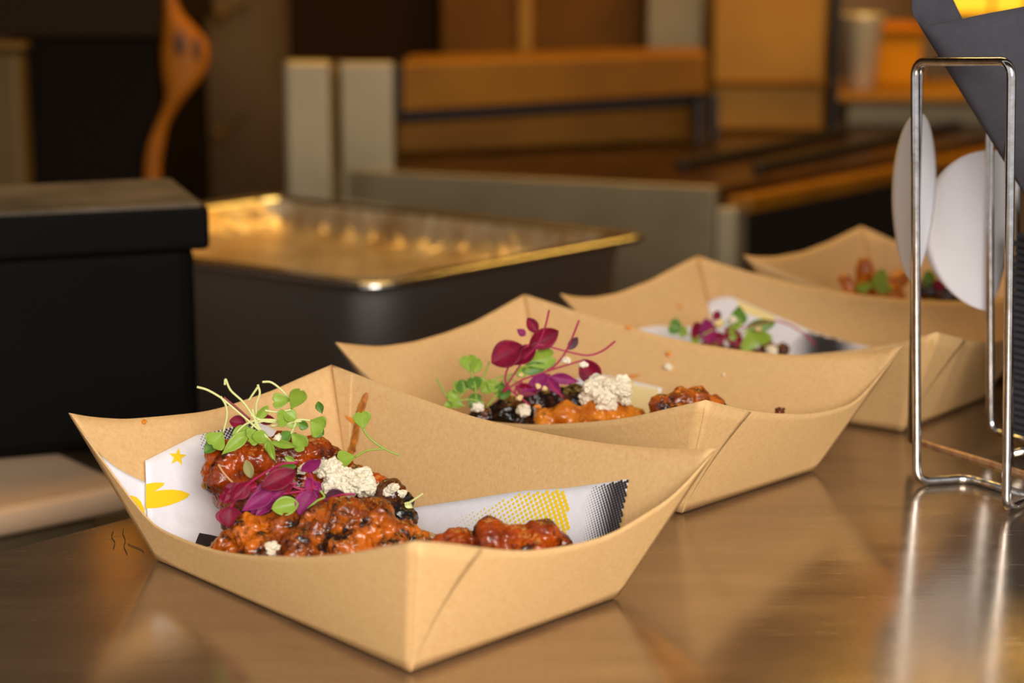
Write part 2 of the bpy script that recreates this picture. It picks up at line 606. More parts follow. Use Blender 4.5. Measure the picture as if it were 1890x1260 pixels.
def wall_sheet(t, wk, off, top, bottom, m, name, parent, rows=8, thick=.00015):
    """a sheet lying on a wall between an upper and a lower pixel line"""
    w = t.walls[wk]
    n = 24
    def sample(line):
        L_ = [0]
        for i in range(1, len(line)):
            L_.append(L_[-1] + math.dist(line[i], line[i - 1]))
        xs = np.interp(np.linspace(0, L_[-1], n + 1), L_, [p[0] for p in line])
        ys = np.interp(np.linspace(0, L_[-1], n + 1), L_, [p[1] for p in line])
        return list(zip(xs, ys))
    a, b = sample(top), sample(bottom)
    R = []
    for j in range(rows + 1):
        f = j / rows
        R.append([w['Q'](*[float(v) for v in w['solve'](p[0] * (1 - f) + q[0] * f, p[1] * (1 - f) + q[1] * f, off)], off) for p, q in zip(a, b)])
    return grid(name, R, m, parent, True, thick)


def fan(name, pts, m, parent):
    c = sum((Vector(p) for p in pts), Vector()) / len(pts)
    return mesh(name, [c] + list(pts), [(0, 1 + i, 1 + (i + 1) % len(pts)) for i in range(len(pts))], m, parent)


def ngon(name, pts, m, parent):
    me = bpy.data.meshes.new(name)
    bm = bmesh.new()
    vs = [bm.verts.new(p) for p in pts]
    f = bm.faces.new(vs)
    bmesh.ops.triangulate(bm, faces=[f])
    bm.to_mesh(me)
    bm.free()
    me.materials.append(m)
    return link(bpy.data.objects.new(name, me), parent)


def dots(name, t, wk, off, items, m, parent):
    """printed halftone: little discs lying on a wall; items are (t, s, radius in metres)"""
    w = t.walls[wk]
    V, F = [], []
    for tt, ss, r in items:
        c = w['Q'](tt, ss, off)
        a = (w['Q'](tt + .01, ss, off) - c).normalized()
        b = (w['Q'](tt, ss + .01, off) - c)
        b = (b - a * b.dot(a)).normalized()
        k0 = len(V)
        V.append(c)
        for k in range(8):
            V.append(c + a * (r * math.cos(k * math.pi / 4)) + b * (r * math.sin(k * math.pi / 4)))
        F += [(k0, k0 + 1 + k, k0 + 1 + (k + 1) % 8) for k in range(8)]
    return mesh(name, V, F, m, parent)


def base_sheet(t, m, parent, inset=.88):
    P = [t.centre.lerp(t.b[k], inset) + Vector((0, 0, .0012)) for k in 'LBRF']
    return mesh('base_sheet', P, [(0, 1, 2, 3)], m, parent, solid=.0002)


def halftone(t, wk, off, region, pitch, size, m, name, parent):
    """discs on a slanted grid inside a pixel polygon; size(px,py) gives the radius in metres"""
    w = t.walls[wk]
    Lx = w['len']
    items = []
    hh = (w['Q'](.5, 1) - w['Q'](.5, 0)).length
    nt_, ns = int(Lx / pitch), int(hh / pitch)
    poly = region
    def inside(x, y):
        c = False
        for i in range(len(poly)):
            (x0, y0), (x1, y1) = poly[i], poly[i - 1]
            if (y0 > y) != (y1 > y) and x < (x1 - x0) * (y - y0) / (y1 - y0) + x0:
                c = not c
        return c
    for i in range(nt_ * 2):
        for j in range(ns * 2):
            if (i + j) % 2:
                continue
            tt, ss = i * .5 * pitch / Lx, j * .5 * pitch / hh
            if not (0 < tt < 1 and 0 < ss < 1):
                continue
            x, y = proj(w['Q'](tt, ss, off))
            if inside(x, y):
                r = size(x, y)
                if r > 1e-5:
                    items.append((tt, ss, r))
    if items:
        dots(name, t, wk, off, items, m, parent)


tA, tB, tC, tD = (trays[k] for k in 'ABCD')
lin_a = empty('deli_paper_liner', tA.centre + Vector((0, 0, .002)), 'white deli paper with a yellow star, lining the nearest tray', 'paper liner')
base_sheet(tA, liner_m, lin_a)
wall_sheet(tA, 'BR', .0014, [(700, 950), (765, 936), (860, 922), (960, 906), (1050, 900), (1160, 884)], [(700, 985), (800, 1010), (930, 1040), (1040, 1040), (1090, 1020), (1140, 985)], liner_m, 'back_sheet', lin_a)
def corner_sheet(t, off, top, bottom, name, parent, n=30, m_=8):
    """a sheet pressed round the left corner: on the back-left wall, turning on to the front-left wall"""
    def put(px, py):
        x = t.walls['LB']['solve'](px, py, off)
        if x[0] >= .012:
            return t.walls['LB']['Q'](float(x[0]), float(x[1]), off)
        w = t.walls['LF']
        x = w['solve'](px, py, off, .2, .7)
        tt_ = float(np.clip(x[0], .01, .95))
        return w['Q'](tt_, float(min(x[1], w['rim'](tt_) - .01)), off)
    P, Qq = smooth_path([(x, y, 0) for x, y in top], n), smooth_path([(x, y, 0) for x, y in bottom], n)
    return grid(name, [[put(p.x * (1 - j / m_) + q.x * j / m_, p.y * (1 - j / m_) + q.y * j / m_) for p, q in zip(P, Qq)] for j in range(m_ + 1)], liner_m, parent, True, .00015), put


_, put_left = corner_sheet(tA, .0012, [(140, 793), (152, 808), (175, 829), (215, 862), (268, 889), (300, 896)], [(142, 806), (158, 846), (186, 886), (218, 920), (256, 952), (300, 985)], 'left_sheet', lin_a)
wall_sheet(tA, 'LB', .0040, [(268, 850), (320, 824), (362, 803), (400, 795), (470, 776), (505, 790), (545, 830)], [(273, 978), (330, 1030), (370, 1030), (420, 1010), (500, 980), (580, 950), (640, 920)], liner_m, 'star_sheet', lin_a)
_m, put_left2 = corner_sheet(tA, .0016, [(141, 794), (152, 809)], [(142, 800), (153, 815)], 'sheet_corner', lin_a)
star = []
for k in range(10):
    r = 17 if k % 2 == 0 else 7
    a = math.radians(-90 + 36 * k + 6)
    star.append((328 + r * math.cos(a), 843 + r * math.sin(a)))
ngon('star_print', wall_poly(tA, 'LB', .0044, star), ink_yellow, lin_a)
ngon('leaf_print', wall_poly(tA, 'LB', .0044, [(269, 893), (280, 891), (292, 890), (304, 891), (301, 896), (294, 901), (285, 906), (300, 904), (318, 903), (334, 905), (345, 909), (351, 912), (344, 919), (330, 926), (310, 933), (290, 937), (269, 938)]), ink_yellow, lin_a)
ngon('leaf_print', [put_left2(*p) for p in [(237, 933), (229, 929), (228, 922), (233, 916), (242, 914), (252, 917), (260, 925), (267, 940), (268, 958), (258, 950), (246, 940)]], ink_yellow, lin_a)
ngon('leaf_print', [put_left2(*p) for p in [(152, 828), (162, 833), (172, 846), (182, 862), (191, 884), (180, 874), (166, 856), (157, 842)]], ink_yellow, lin_a)
ngon('bar_print', wall_poly(tA, 'LB', .0044, [(368, 983), (390, 987), (412, 992), (404, 1020), (380, 1020), (360, 1003)]), ink_black, lin_a)
halftone(tA, 'LB', .0044, [(368, 800), (400, 796), (480, 775), (470, 850), (385, 850), (372, 830)], .0021, lambda x, y: .00028 + .0006 * min(1, max(0, (x - 366) / 70)) * min(1, max(0, (858 - y) / 60)), ink_black, 'halftone_print', lin_a)
halftone(tA, 'BR', .0018, [(815, 975), (822, 960), (900, 935), (960, 911), (1048, 905), (1050, 990), (1040, 1005), (900, 1020)], .0034, lambda x, y: .0013 * min(1, max(.1, (x - 800) / 235)), ink_yellow, 'halftone_print', lin_a)
halftone(tA, 'BR', .0018, [(1068, 985), (1075, 930), (1096, 897), (1160, 886), (1142, 983), (1090, 1005)], .0019, lambda x, y: .00095 * min(1, max(.12, (x - 1066 - .10 * (985 - y)) / 62)), ink_black, 'halftone_print', lin_a)

lin_b = empty('deli_paper_liner', tB.centre + Vector((0, 0, .002)), 'white deli paper with yellow dots under the second tray of wings', 'paper liner')
base_sheet(tB, liner_m, lin_b)
wall_sheet(tB, 'BR', .0014, [(1060, 700), (1105, 690), (1140, 697), (1222, 716)], [(1060, 790), (1110, 800), (1160, 800), (1200, 775)], liner_m, 'back_sheet', lin_b)
halftone(tB, 'BR', .0018, [(1100, 695), (1140, 700), (1220, 718), (1200, 772), (1130, 790)], .0032, lambda x, y: .00105, ink_yellow, 'halftone_print', lin_b)

lin_c = empty('deli_paper_liner', tC.centre + Vector((0, 0, .002)), 'white deli paper fading to black halftone in the third tray', 'paper liner')
base_sheet(tC, liner_m, lin_c)
wall_sheet(tC, 'BR', .0014, [(1300, 566), (1312, 552), (1345, 546), (1385, 563), (1430, 582), (1500, 612), (1560, 630), (1606, 640)], [(1300, 640), (1330, 660), (1370, 672), (1420, 684), (1470, 690), (1520, 690), (1560, 680), (1606, 660)], liner_m, 'back_sheet', lin_c)
wall_sheet(tC, 'LB', .0014, [(1180, 606), (1215, 600), (1250, 604), (1310, 600)], [(1180, 640), (1220, 660), (1260, 660), (1310, 640)], liner_m, 'left_sheet', lin_c)
halftone(tC, 'BR', .0018, [(1455, 640), (1490, 612), (1550, 628), (1604, 640), (1560, 676), (1470, 676)], .0021, lambda x, y: .00105 * min(1, max(.1, 1.15 - abs(x - 1525) / 75)), ink_black, 'halftone_print', lin_c)
ngon('tint_print', wall_poly(tC, 'BR', .0018, [(1360, 555), (1385, 565), (1430, 584), (1428, 596), (1390, 582), (1362, 572)]), mat('pale_yellow_ink', (240, 216, 140), .6), lin_c)


# ------------------------------------------------------------------ glazed chicken
def blob(name, specs, m, label, cat, seed, bump=.0022, group=None, voxel=.0008):
    bm = bmesh.new()
    for px, py, y, r in specs:
        p = U(px, py, y=y)
        if p.z - r < .0035:
            p.z = .0035 + r
        bmesh.ops.create_icosphere(bm, subdivisions=3, radius=r, matrix=Matrix.Translation(p))
    me = bpy.data.meshes.new(name)
    bm.to_mesh(me)
    bm.free()
    tmp = bpy.data.objects.new('tmp', me)
    COL.objects.link(tmp)
    md = tmp.modifiers.new('r', 'REMESH')
    md.mode = 'VOXEL'
    md.voxel_size = voxel
    md2 = tmp.modifiers.new('s', 'SMOOTH')
    md2.iterations = 14
    dg = bpy.context.evaluated_depsgraph_get()
    res = bpy.data.meshes.new_from_object(tmp.evaluated_get(dg))
    bpy.data.objects.remove(tmp)
    res.name = name
    off = Vector((seed * 3.7, seed * 1.3, seed * 2.1))
    nv = [v.normal.copy() for v in res.vertices]
    for v, nn in zip(res.vertices, nv):
        q = v.co * 1.0
        q = q + noise.noise_vector(q * 130 + off) * .0022
        a = noise.noise(q * 105 + off)
        b_ = abs(noise.noise(q * 240 + off)) * 2 - .5
        c_ = noise.noise(q * 520 + off)
        e_ = noise.noise(q * 1100 + off)
        v.co = v.co + nn * (bump * (1.2 * a + .36 * b_ + .24 * c_ + .08 * e_))
        if v.co.z < .0028:
            v.co.z = .0028
    res.materials.clear()
    res.materials.append(m)
    res.polygons.foreach_set('use_smooth', [True] * len(res.polygons))
    cen = sum((v.co for v in res.vertices), Vector()) / len(res.vertices)
    res.transform(Matrix.Translation(-cen))
    o = bpy.data.objects.new(name, res)
    o.location = cen
    COL.objects.link(o)
    return tag(o, label, cat, group)


G_A = 'glazed wings in the nearest tray'
blob('chicken_wing', [(400, 880, .985, .0095), (425, 852, .992, .0125), (470, 848, 1.0, .0135), (530, 838, 1.006, .0125), (578, 838, 1.010, .0105), (605, 865, 1.01, .0125), (650, 900, 1.006, .0115), (695, 898, 1.0, .0075),
                      (440, 905, .99, .014), (535, 905, 1.0, .019), (620, 935, 1.0, .017), (470, 950, .985, .017), (690, 935, .995, .012), (560, 950, .985, .015)], wing_red,
     'big red-orange glazed chicken wing at the back of the nearest tray, under the green sprouts', 'chicken wing', 1, group=G_A)
blob('chicken_wing', [(425, 1010, .945, .0085), (465, 990, .945, .0115), (530, 980, .946, .0125), (590, 978, .942, .0125), (640, 958, .94, .0115), (690, 962, .94, .0115), (740, 990, .94, .0095), (778, 1003, .935, .006),
                      (480, 1030, .935, .013), (560, 1030, .932, .014), (640, 1020, .932, .014), (720, 1030, .93, .012)], wing_orange,
     'orange and charred chicken wing at the front of the nearest tray, below the crumbled cheese', 'chicken wing', 2, bump=.0026, group=G_A)
blob('chicken_wing', [(812, 1005, .925, .0052), (848, 1003, .925, .0085), (905, 994, .925, .0095), (955, 1003, .925, .0092), (1002, 992, .928, .0095), (1033, 1008, .93, .0072), (900, 1035, .92, .011), (980, 1035, .92, .012)], wing_red,
     'small glossy red chicken wing lying alone at the right of the nearest tray', 'chicken wing', 3, bump=.0019, group=G_A)
blob('charred_chicken_piece', [(722, 912, .984, .0078), (742, 928, .984, .0065), (716, 940, .98, .0095), (735, 960, .975, .01)], wing_dark,
     'blackened sticky chicken piece beside the cheese in the nearest tray', 'chicken piece', 4, group=None)
blob('charred_chicken_piece', [(440, 965, .962, .0085), (480, 958, .962, .0105), (520, 950, .962, .0095), (490, 990, .955, .012)], wing_dark,
     'black glazed chicken piece under the maroon sprouts of the nearest tray', 'chicken piece', 5)
G_B = 'glazed wings in the second tray'
blob('chicken_wing', [(890, 772, 1.15, .009), (940, 768, 1.15, .012), (985, 752, 1.155, .0125), (1015, 742, 1.16, .011), (1060, 745, 1.16, .011), (980, 790, 1.15, .014), (1070, 775, 1.16, .014)], wing_dark,
     'charred dark chicken wing under the maroon sprouts in the second tray', 'chicken wing', 6, group=G_B)
blob('chicken_wing', [(1010, 778, 1.12, .0088), (1045, 772, 1.12, .0105), (1095, 772, 1.122, .0115), (1140, 775, 1.126, .011), (1175, 782, 1.13, .0085), (1080, 800, 1.115, .013)], wing_gold,
     'golden orange glazed chicken wing topped with cheese in the second tray', 'chicken wing', 7, bump=.002, group=G_B)
blob('chicken_wing', [(1222, 752, 1.115, .0085), (1260, 746, 1.117, .0095), (1286, 733, 1.12, .0075), (1318, 748, 1.122, .0062), (1260, 775, 1.112, .012)], wing_orange,
     'brown-orange chicken wing standing alone at the right of the second tray', 'chicken wing', 8, bump=.002, group=G_B)
blob('chicken_wing', [(1255, 668, 1.33, .012), (1310, 662, 1.335, .0125), (1370, 660, 1.335, .012), (1420, 650, 1.335, .0085), (1442, 647, 1.335, .006)], wing_dark,
     'dark chicken wing beneath the sprouts in the third tray', 'chicken wing', 9)
G_D = 'fried pieces in the farthest tray'
for k, (sp, mm, lb) in enumerate([
        ([(1596, 485, 1.465, .0055), (1597, 500, 1.465, .0068), (1594, 515, 1.465, .006), (1594, 535, 1.465, .008)], wing_gold, 'tall orange fried piece standing upright in the farthest tray'),
        ([(1560, 516, 1.46, .004), (1567, 526, 1.46, .0045), (1570, 540, 1.46, .006)], wing_gold, 'smallest orange fried piece, leftmost in the farthest tray'),
        ([(1622, 520, 1.455, .007), (1645, 530, 1.455, .009), (1660, 515, 1.46, .007), (1640, 552, 1.45, .012)], wing_gold, 'broad orange fried piece just left of the rack leg in the farthest tray'),
        ([(1712, 535, 1.45, .009), (1745, 545, 1.45, .010), (1770, 548, 1.45, .009)], wing_dark, 'dark chicken piece between the rack legs in the farthest tray')]):
    blob('fried_chicken_piece', sp, mm, lb, 'chicken piece', 20 + k, bump=.0015)


# ------------------------------------------------------------------ crumbled cheese
rnd = random.Random(7)


def crumb_mesh(items, seed):
    bm = bmesh.new()
    for p, r in items:
        g = bmesh.ops.create_icosphere(bm, subdivisions=3, radius=r)
        o = Vector((rnd.random() * 50, rnd.random() * 50, rnd.random() * 50))
        sq = (rnd.uniform(.7, 1.2), rnd.uniform(.7, 1.2), rnd.uniform(.6, 1.0))
        for v in g['verts']:
            q = v.co / r
            v.co = Vector((v.co.x * sq[0], v.co.y * sq[1], v.co.z * sq[2])) * (1 + .55 * noise.noise(q * 1.5 + o) + .3 * noise.noise(q * 3.4 + o)) + p
    me = bpy.data.meshes.new('crumbled_cheese')
    bm.to_mesh(me)
    bm.free()
    me.materials.append(cheese_m)
    return me


def cheese_heap(ells, y, label):
    items = []
    for cx, cy, rx, ry, n, r in ells:
        for kk in range(n):
            a, q = rnd.random() * 6.283, math.sqrt(rnd.random())
            x, yy = cx + rx * q * math.cos(a), cy + ry * q * math.sin(a)
            items.append((U(x, yy, y=y + rnd.uniform(-.006, .006) + .004 * q), r * (rnd.uniform(.35, .85) if kk % 5 else rnd.uniform(1.1, 1.75))))
    o = bpy.data.objects.new('crumbled_cheese', crumb_mesh(items, 0))
    COL.objects.link(o)
    return tag(o, label, 'cheese', kind='stuff')


cheese_heap([(645, 888, 45, 20, 110, .0029), (605, 868, 25, 12, 40, .0026), (680, 900, 25, 12, 40, .0022), (610, 895, 22, 10, 18, .0022), (588, 905, 12, 7, 8, .0016), (560, 865, 14, 9, 8, .002)], .984,
            'heap of crumbled white cheese in the middle of the nearest tray')
cheese_heap([(728, 902, 18, 7, 14, .0016), (740, 910, 10, 6, 8, .0014)], .976, 'small white cheese crumbs on the blackened piece in the nearest tray')
cheese_heap([(1095, 712, 14, 16, 40, .0028), (1118, 738, 18, 14, 44, .0028), (1140, 715, 20, 16, 56, .003), (1080, 730, 12, 8, 10, .002), (1155, 735, 10, 16, 14, .002)], 1.118,
            'heap of crumbled white cheese on the golden wing in the second tray')


def crumb(px, py, y, r, label, m=cheese_m):
    me = crumb_mesh([(Vector(), r)], 0)
    me.materials[0] = m
    o = bpy.data.objects.new('food_crumb', me)
    o.location = U(px, py, y=y)
    COL.objects.link(o)
    tag(o, label, 'crumb')


crumb(503, 1008, .915, .0036, 'white cheese crumb at the front rim of the nearest tray, on the charred wing')
crumb(500, 1018, .914, .0022, 'lower small cheese crumb touching the front rim of the nearest tray')
crumb(502, 877, .972, .0024, 'single cheese crumb on the maroon sprouts of the nearest tray')
crumb(513, 807, .985, .0026, 'white cheese crumb under the green sprouts of the nearest tray')
crumb(1044, 665, 1.13, .0028, 'left cheese crumb perched on the maroon sprouts of the second tray')
crumb(1077, 672, 1.13, .0026, 'right cheese crumb perched on the maroon sprouts of the second tray')
crumb(967, 757, 1.13, .005, 'creamy white dollop on the dark wing of the second tray')
crumb(880, 752, 1.13, .0035, 'white crumb below the green sprouts of the second tray')
wb = tB.walls['BR']


def wall_crumb(t, wk, px, py, r, label, m):
    x = t.walls[wk]['solve'](px, py, .0015)
    p = t.walls[wk]['Q'](float(x[0]), float(x[1]), .0015)
    me = crumb_mesh([(Vector(), r)], 0)
    me.materials[0] = m
    o = bpy.data.objects.new('food_crumb', me)
    o.location = p
    COL.objects.link(o)
    tag(o, label, 'crumb')


wall_crumb(tB, 'BR', 1234, 677, .0022, 'white crumb stuck to the back wall of the second tray', cheese_m)
wall_crumb(tB, 'BR', 1234, 653, .0018, 'orange sauce drop above a white crumb on the second tray wall', orange_sauce)
wall_crumb(tB, 'BR', 1336, 691, .0012, 'faint pale fleck on the back wall of the second tray', cheese_m)
wall_crumb(tB, 'BR', 1160, 604, .0014, 'orange drop at the back rim of the second tray', orange_sauce)
wall_crumb(tC, 'LB', 1255, 565, .0016, 'orange drop inside the left wall of the third tray', orange_sauce)
wall_crumb(tA, 'LB', 266, 778, .0016, 'orange sauce drop on the left rim of the nearest tray', orange_sauce)
crumb(1440, 758, 1.105, .0025, 'tiny dark morsel at the front rim of the second tray', wing_dark)


# sauce streaks
def smear(t, wk, pts, label, m, th=.0004):
    w = t.walls[wk]
    path = []
    for px, py, r in pts:
        x = w['solve'](px, py, .0006)
        path.append((float(x[0]), float(x[1]), r))
    rows = []
    n = 24
    for i in range(n + 1):
        f = i / n * (len(path) - 1)
        k = min(int(f), len(path) - 2)
        u = f - k
        tt, ss, r = [path[k][j] * (1 - u) + path[k + 1][j] * u for j in range(3)]
        r *= 1.25 + .5 * noise.noise(Vector((i * .55, 3, 1)))
        if i in (0, n):
            r *= .35
        c = w['Q'](tt, ss, .0008)
        a = (w['Q'](tt + .01, ss, .0008) - c).normalized()
        nn = -w['out']
        rows.append([c + a * (r * math.cos(q)) + nn * (th * math.sin(q)) for q in [math.pi * j / 8 for j in range(9)]])
    o = grid('sauce_streak', rows, m, None, True)
    return tag(o, label, 'sauce')


smear(tA, 'BR', [(678, 724, .0017), (668, 750, .0022), (660, 775, .002), (656, 805, .0021), (649, 832, .0022), (645, 838, .0024)], 'dark amber sauce streak running down the inner wall of the nearest tray', sauce_m)
smear(tA, 'BR', [(641, 768, .002), (648, 774, .0026), (654, 781, .002)], 'short orange sauce blot beside the dark streak in the nearest tray', orange_sauce)
smear(tB, 'BR', [(1142, 702, .002), (1160, 696, .0022), (1180, 691, .002)], 'upper orange sauce streak on the paper of the second tray', orange_sauce)
smear(tB, 'BR', [(1165, 718, .0015), (1178, 714, .0018)], 'lower orange sauce drop on the paper of the second tray', orange_sauce)


# ------------------------------------------------------------------ sprouts
def leaf(parent, b, t, width, m, roll=0.0, shape='heart', cup=.18):
    d = t - b
    Ln = d.length
    d = d / Ln
    view = (Vector((0, 0, CAM_H)) - b).normalized()
    n = view - d * view.dot(d)
    n.normalize()
    n = (Matrix.Rotation(roll, 3, d) @ n)
    s = d.cross(n)
    rows = []
    NU, NV = 14, 9
    for i in range(NU + 1):
        u = i / NU
        if shape == 'heart':
            wd = float(np.interp(u, [0, .08, .3, .5, .65, .8, .9, .96, 1], [.05, .16, .6, .9, 1, .95, .78, .6, .4]))
        elif shape == 'oval':
            wd = max(math.sin(math.pi * u) ** .7, .04)
        else:
            wd = max(math.sin(math.pi * u ** .8) ** 1.1, .03)
        row = []
        for j in range(NV):
            v = j / (NV - 1) * 2 - 1
            x = v * wd * width / 2
            yy = u * Ln
            if shape == 'heart':
                yy -= Ln * .20 * max(0, (u - .55) / .45) * (1 - abs(v)) ** 1.3 + Ln * .10 * v * v * max(0, (u - .75) / .25)
            z = cup * width * (v * v * wd - .3) + cup * .7 * Ln * (u - .5) ** 2 - .03 * width * (1 if abs(v) < .05 else 0)
            row.append(b + d * yy + s * x + n * z)
        rows.append(row)
    return grid('leaf', rows, m, parent, True, .00022)


PXM = FPX


def sprig(fx, y, stems, leaves, label, group, sm, lm, cat='sprout'):
    """stems: pixel polylines (x, y[, dy]); leaves: (base, tip, width px, roll, shape[, material, dy0, dy1])"""
    def pt(p):
        x, yy = fx(p[0], p[1])
        return U(x, yy, y=y + (p[2] if len(p) > 2 else 0))
    first = pt(stems[0][0]) if stems else pt(leaves[0][0])
    root = empty('microgreen_sprig', first, label, cat, group)
    for st in stems:
        P = smooth_path([pt(p) for p in st], 5 * len(st) + 4)
        tube('stem', P, .00062, sm, root, .00052, 7)
    for lf in leaves:
        b, t, wpx, roll, shp = lf[:5]
        m = lf[5] if len(lf) > 5 and lf[5] else lm
        leaf(root, pt(b), pt(t), 1.34 * wpx * fx.k / PXM * y, m, roll * .7, shp)
    return root


class FX:
    def __init__(s, ox, oy, k):
        s.ox, s.oy, s.k = ox, oy, k

    def __call__(s, x, y):
        return s.ox + x * s.k, s.oy + y * s.k


a1 = FX(340, 680, 1 / 3.5)
GA = 'pale green sprouts on the nearest tray'
YG = .985
# (label, stems, leaves)
green = [
    ('pale sprout arching out leftmost above the nearest tray',
     [[(82, 118), (150, 138), (240, 190), (330, 265), (430, 350), (520, 430)]], [((520, 430), (590, 600), 46, .4, 'lance'), ((500, 420), (400, 455, -.004), 95, .2, 'heart')]),
    ('pale sprout bending down to a round leaf at the left of the nearest tray',
     [[(235, 180), (268, 235), (276, 310), (252, 410)]], [((252, 410), (165, 510, -.006), 115, .1, 'heart'), ((250, 430), (130, 545), 70, .5, 'oval', leaf_dark)]),
    ('tall pale sprout with a hooked tip crossing the heap of the nearest tray',
     [[(262, 105), (268, 70), (300, 140), (380, 215), (440, 300), (500, 400), (560, 470)]], [((560, 475), (740, 505, -.008), 42, .2, 'lance'), ((550, 465), (570, 590), 40, -.5, 'lance')]),
    ('short upright forked sprout in the middle of the nearest tray',
     [[(475, 103), (488, 160), (465, 235), (470, 330)], [(475, 120), (440, 170), (418, 205)]], [((470, 330), (540, 240), 50, .5, 'oval')]),
    ('sprout with an arched pale stem and the largest heart leaf of the nearest tray',
     [[(505, 86), (560, 88), (620, 130), (690, 200)], [(520, 270), (600, 280), (690, 265)]], [((690, 262), (765, 118, -.006), 88, .15, 'heart'), ((690, 200), (560, 215), 80, .3, 'heart')]),
    ('sprout with twin mid green leaves beside the largest heart leaf of the nearest tray',
     [[(430, 300), (520, 340), (640, 345), (760, 340)]], [((690, 330), (590, 320, -.004), 90, .3, 'heart'), ((640, 275), (725, 330), 70, -.5, 'oval'), ((740, 350), (800, 380), 52, .6, 'oval', leaf_dark)]),
    ('sprout with a heart leaf drooping at the right of the nearest tray heap',
     [[(560, 370), (660, 360), (740, 330), (815, 335)]], [((812, 335), (912, 400, -.004), 118, .25, 'heart'), ((840, 390), (900, 430), 62, .3, 'oval', leaf_dark)]),
    ('sprout with a long narrow leaf pointing down left in the nearest tray',
     [[(660, 340), (560, 335), (470, 350), (420, 400)]], [((420, 405), (242, 555, -.008), 70, .15, 'lance'), ((420, 380), (310, 430), 60, .5, 'oval')]),
    ('sprout with a folded heart leaf lying on the glaze of the nearest tray',
     [[(720, 350), (700, 400), (690, 420)]], [((690, 415), (795, 525, -.006), 88, .35, 'heart'), ((690, 410), (620, 470), 60, .4, 'oval', leaf_dark)]),
    ('thin crossing sprout lying low in the heap of the nearest tray',
     [[(280, 520), (350, 400), (440, 340), (560, 330), (650, 350)], [(440, 260), (470, 370), (540, 450)]], [((650, 350), (750, 365), 46, .3, 'lance'), ((545, 445), (440, 440, -.004), 70, .3, 'oval')]),
]
for lb, st, lv in green:
    sprig(a1, YG, st, lv, lb, GA, stem_pale, leaf_green)
GX = None
sprig(a1, YG + .004, [[(255, 185), (330, 245), (425, 328)]], [((400, 350), (292, 340), 66, .2, 'oval'), ((470, 320), (588, 335), 55, .4, 'oval')],
      'red-stemmed sprout with dark maroon leaves among the green sprouts of the nearest tray', None, mat('dark_red_stem', (120, 20, 44), .4), leaf_maroon)
sprig(a1, .998, [[(1155, 388), (1190, 440), (1250, 490), (1320, 530), (1390, 560)], [(1105, 570), (1180, 530), (1290, 518)]],
      [((1158, 392), (1140, 265), 92, .2, 'heart'), ((1105, 568), (978, 590, -.006), 84, .2, 'heart')],
      'loose sprout lying across the dark sauce streak in the nearest tray', None, stem_green, leaf_green)
sprig(a1, 1.03, [], [((865, 212), (890, 292), 44, .5, 'lance', leaf_dark)], 'single small green leaf stuck to the back wall of the nearest tray', None, stem_green, leaf_green)
sprig(a1, .970, [[(220, 618), (260, 680), (333, 757)]], [((400, 590), (432, 708), 52, .2, 'oval', mat('olive_leaf', (158, 148, 92), .45, transl=.2))],
      'dry tan stem and olive leaf on the back wing of the nearest tray', None, stem_tan, leaf_green)
GP = 'maroon and purple sprouts in the nearest tray'
YP = .948
purple = [
    ('maroon sprout with a broad leaf hanging lowest at the left of the nearest tray', [[(560, 650), (420, 740), (330, 850), (300, 900)]],
     [((300, 890), (290, 1025, -.004), 140, .1, 'oval'), ((330, 860), (235, 790), 88, .3, 'heart')], leaf_maroon),
    ('sprout with a long arching magenta stem over the nearest tray', [[(730, 607), (640, 615), (540, 660), (420, 740), (340, 800)]],
     [((360, 800), (260, 760), 70, .5, 'oval'), ((420, 740), (300, 850, -.004), 90, -.2, 'lance')], leaf_maroon),
    ('sprout with a pointed purple leaf slanting down left in the nearest tray', [[(770, 790), (640, 810), (540, 830)]],
     [((590, 780), (372, 920, -.006), 92, .2, 'lance'), ((600, 820), (455, 960, -.004), 70, .5, 'lance')], leaf_purple),
    ('sprout with a wide magenta leaf across the middle of the nearest tray', [[(500, 760), (620, 740), (730, 745)]],
     [((720, 660), (500, 770, -.006), 110, .25, 'oval'), ((700, 720), (560, 830), 80, -.4, 'lance')], leaf_maroon),
    ('sprout with a curled purple leaf beside the cheese in the nearest tray', [[(820, 800), (830, 720), (800, 650)]],
     [((755, 660), (885, 590, -.004), 64, .5, 'oval'), ((830, 740), (890, 780), 50, .3, 'lance')], leaf_purple),
    ('sprout with a mauve leaf drooping below the cheese in the nearest tray', [[(700, 760), (770, 780), (860, 760)]],
     [((830, 790), (740, 940, -.006), 110, .2, 'oval'), ((790, 700), (870, 840), 70, .4, 'lance')], leaf_purple),
    ('sprout with a dusky rounded leaf resting on the front wing of the nearest tray', [[(1105, 812), (1010, 815), (900, 850)]],
     [((905, 850), (1045, 815), 95, .15, 'oval')], leaf_dusk),
    ('thin magenta-stemmed sprout crossing the dark gap in the nearest tray', [[(380, 900), (480, 850), (600, 815), (760, 795)], [(440, 835), (560, 760), (700, 700)]],
     [((500, 850), (430, 940), 56, .3, 'lance')], leaf_purple),
]
purple += [
    ('sprout with a narrow crimson leaf folded at the left edge of the nearest tray heap', [[(470, 760), (380, 790), (310, 820)]], [((380, 770), (250, 870, -.004), 70, .4, 'lance'), ((470, 740), (330, 790), 60, -.4, 'lance')], leaf_maroon),
    ('sprout with two slim purple leaves under the long magenta stem of the nearest tray', [[(640, 700), (540, 740), (440, 800)]], [((560, 720), (440, 830, -.003), 46, .5, 'lance'), ((650, 790), (520, 870, -.002), 44, .4, 'lance')], leaf_purple),
]
for lb, st, lv, lm in purple:
    sprig(a1, YP, st, lv, lb, GP, stem_red, lm)
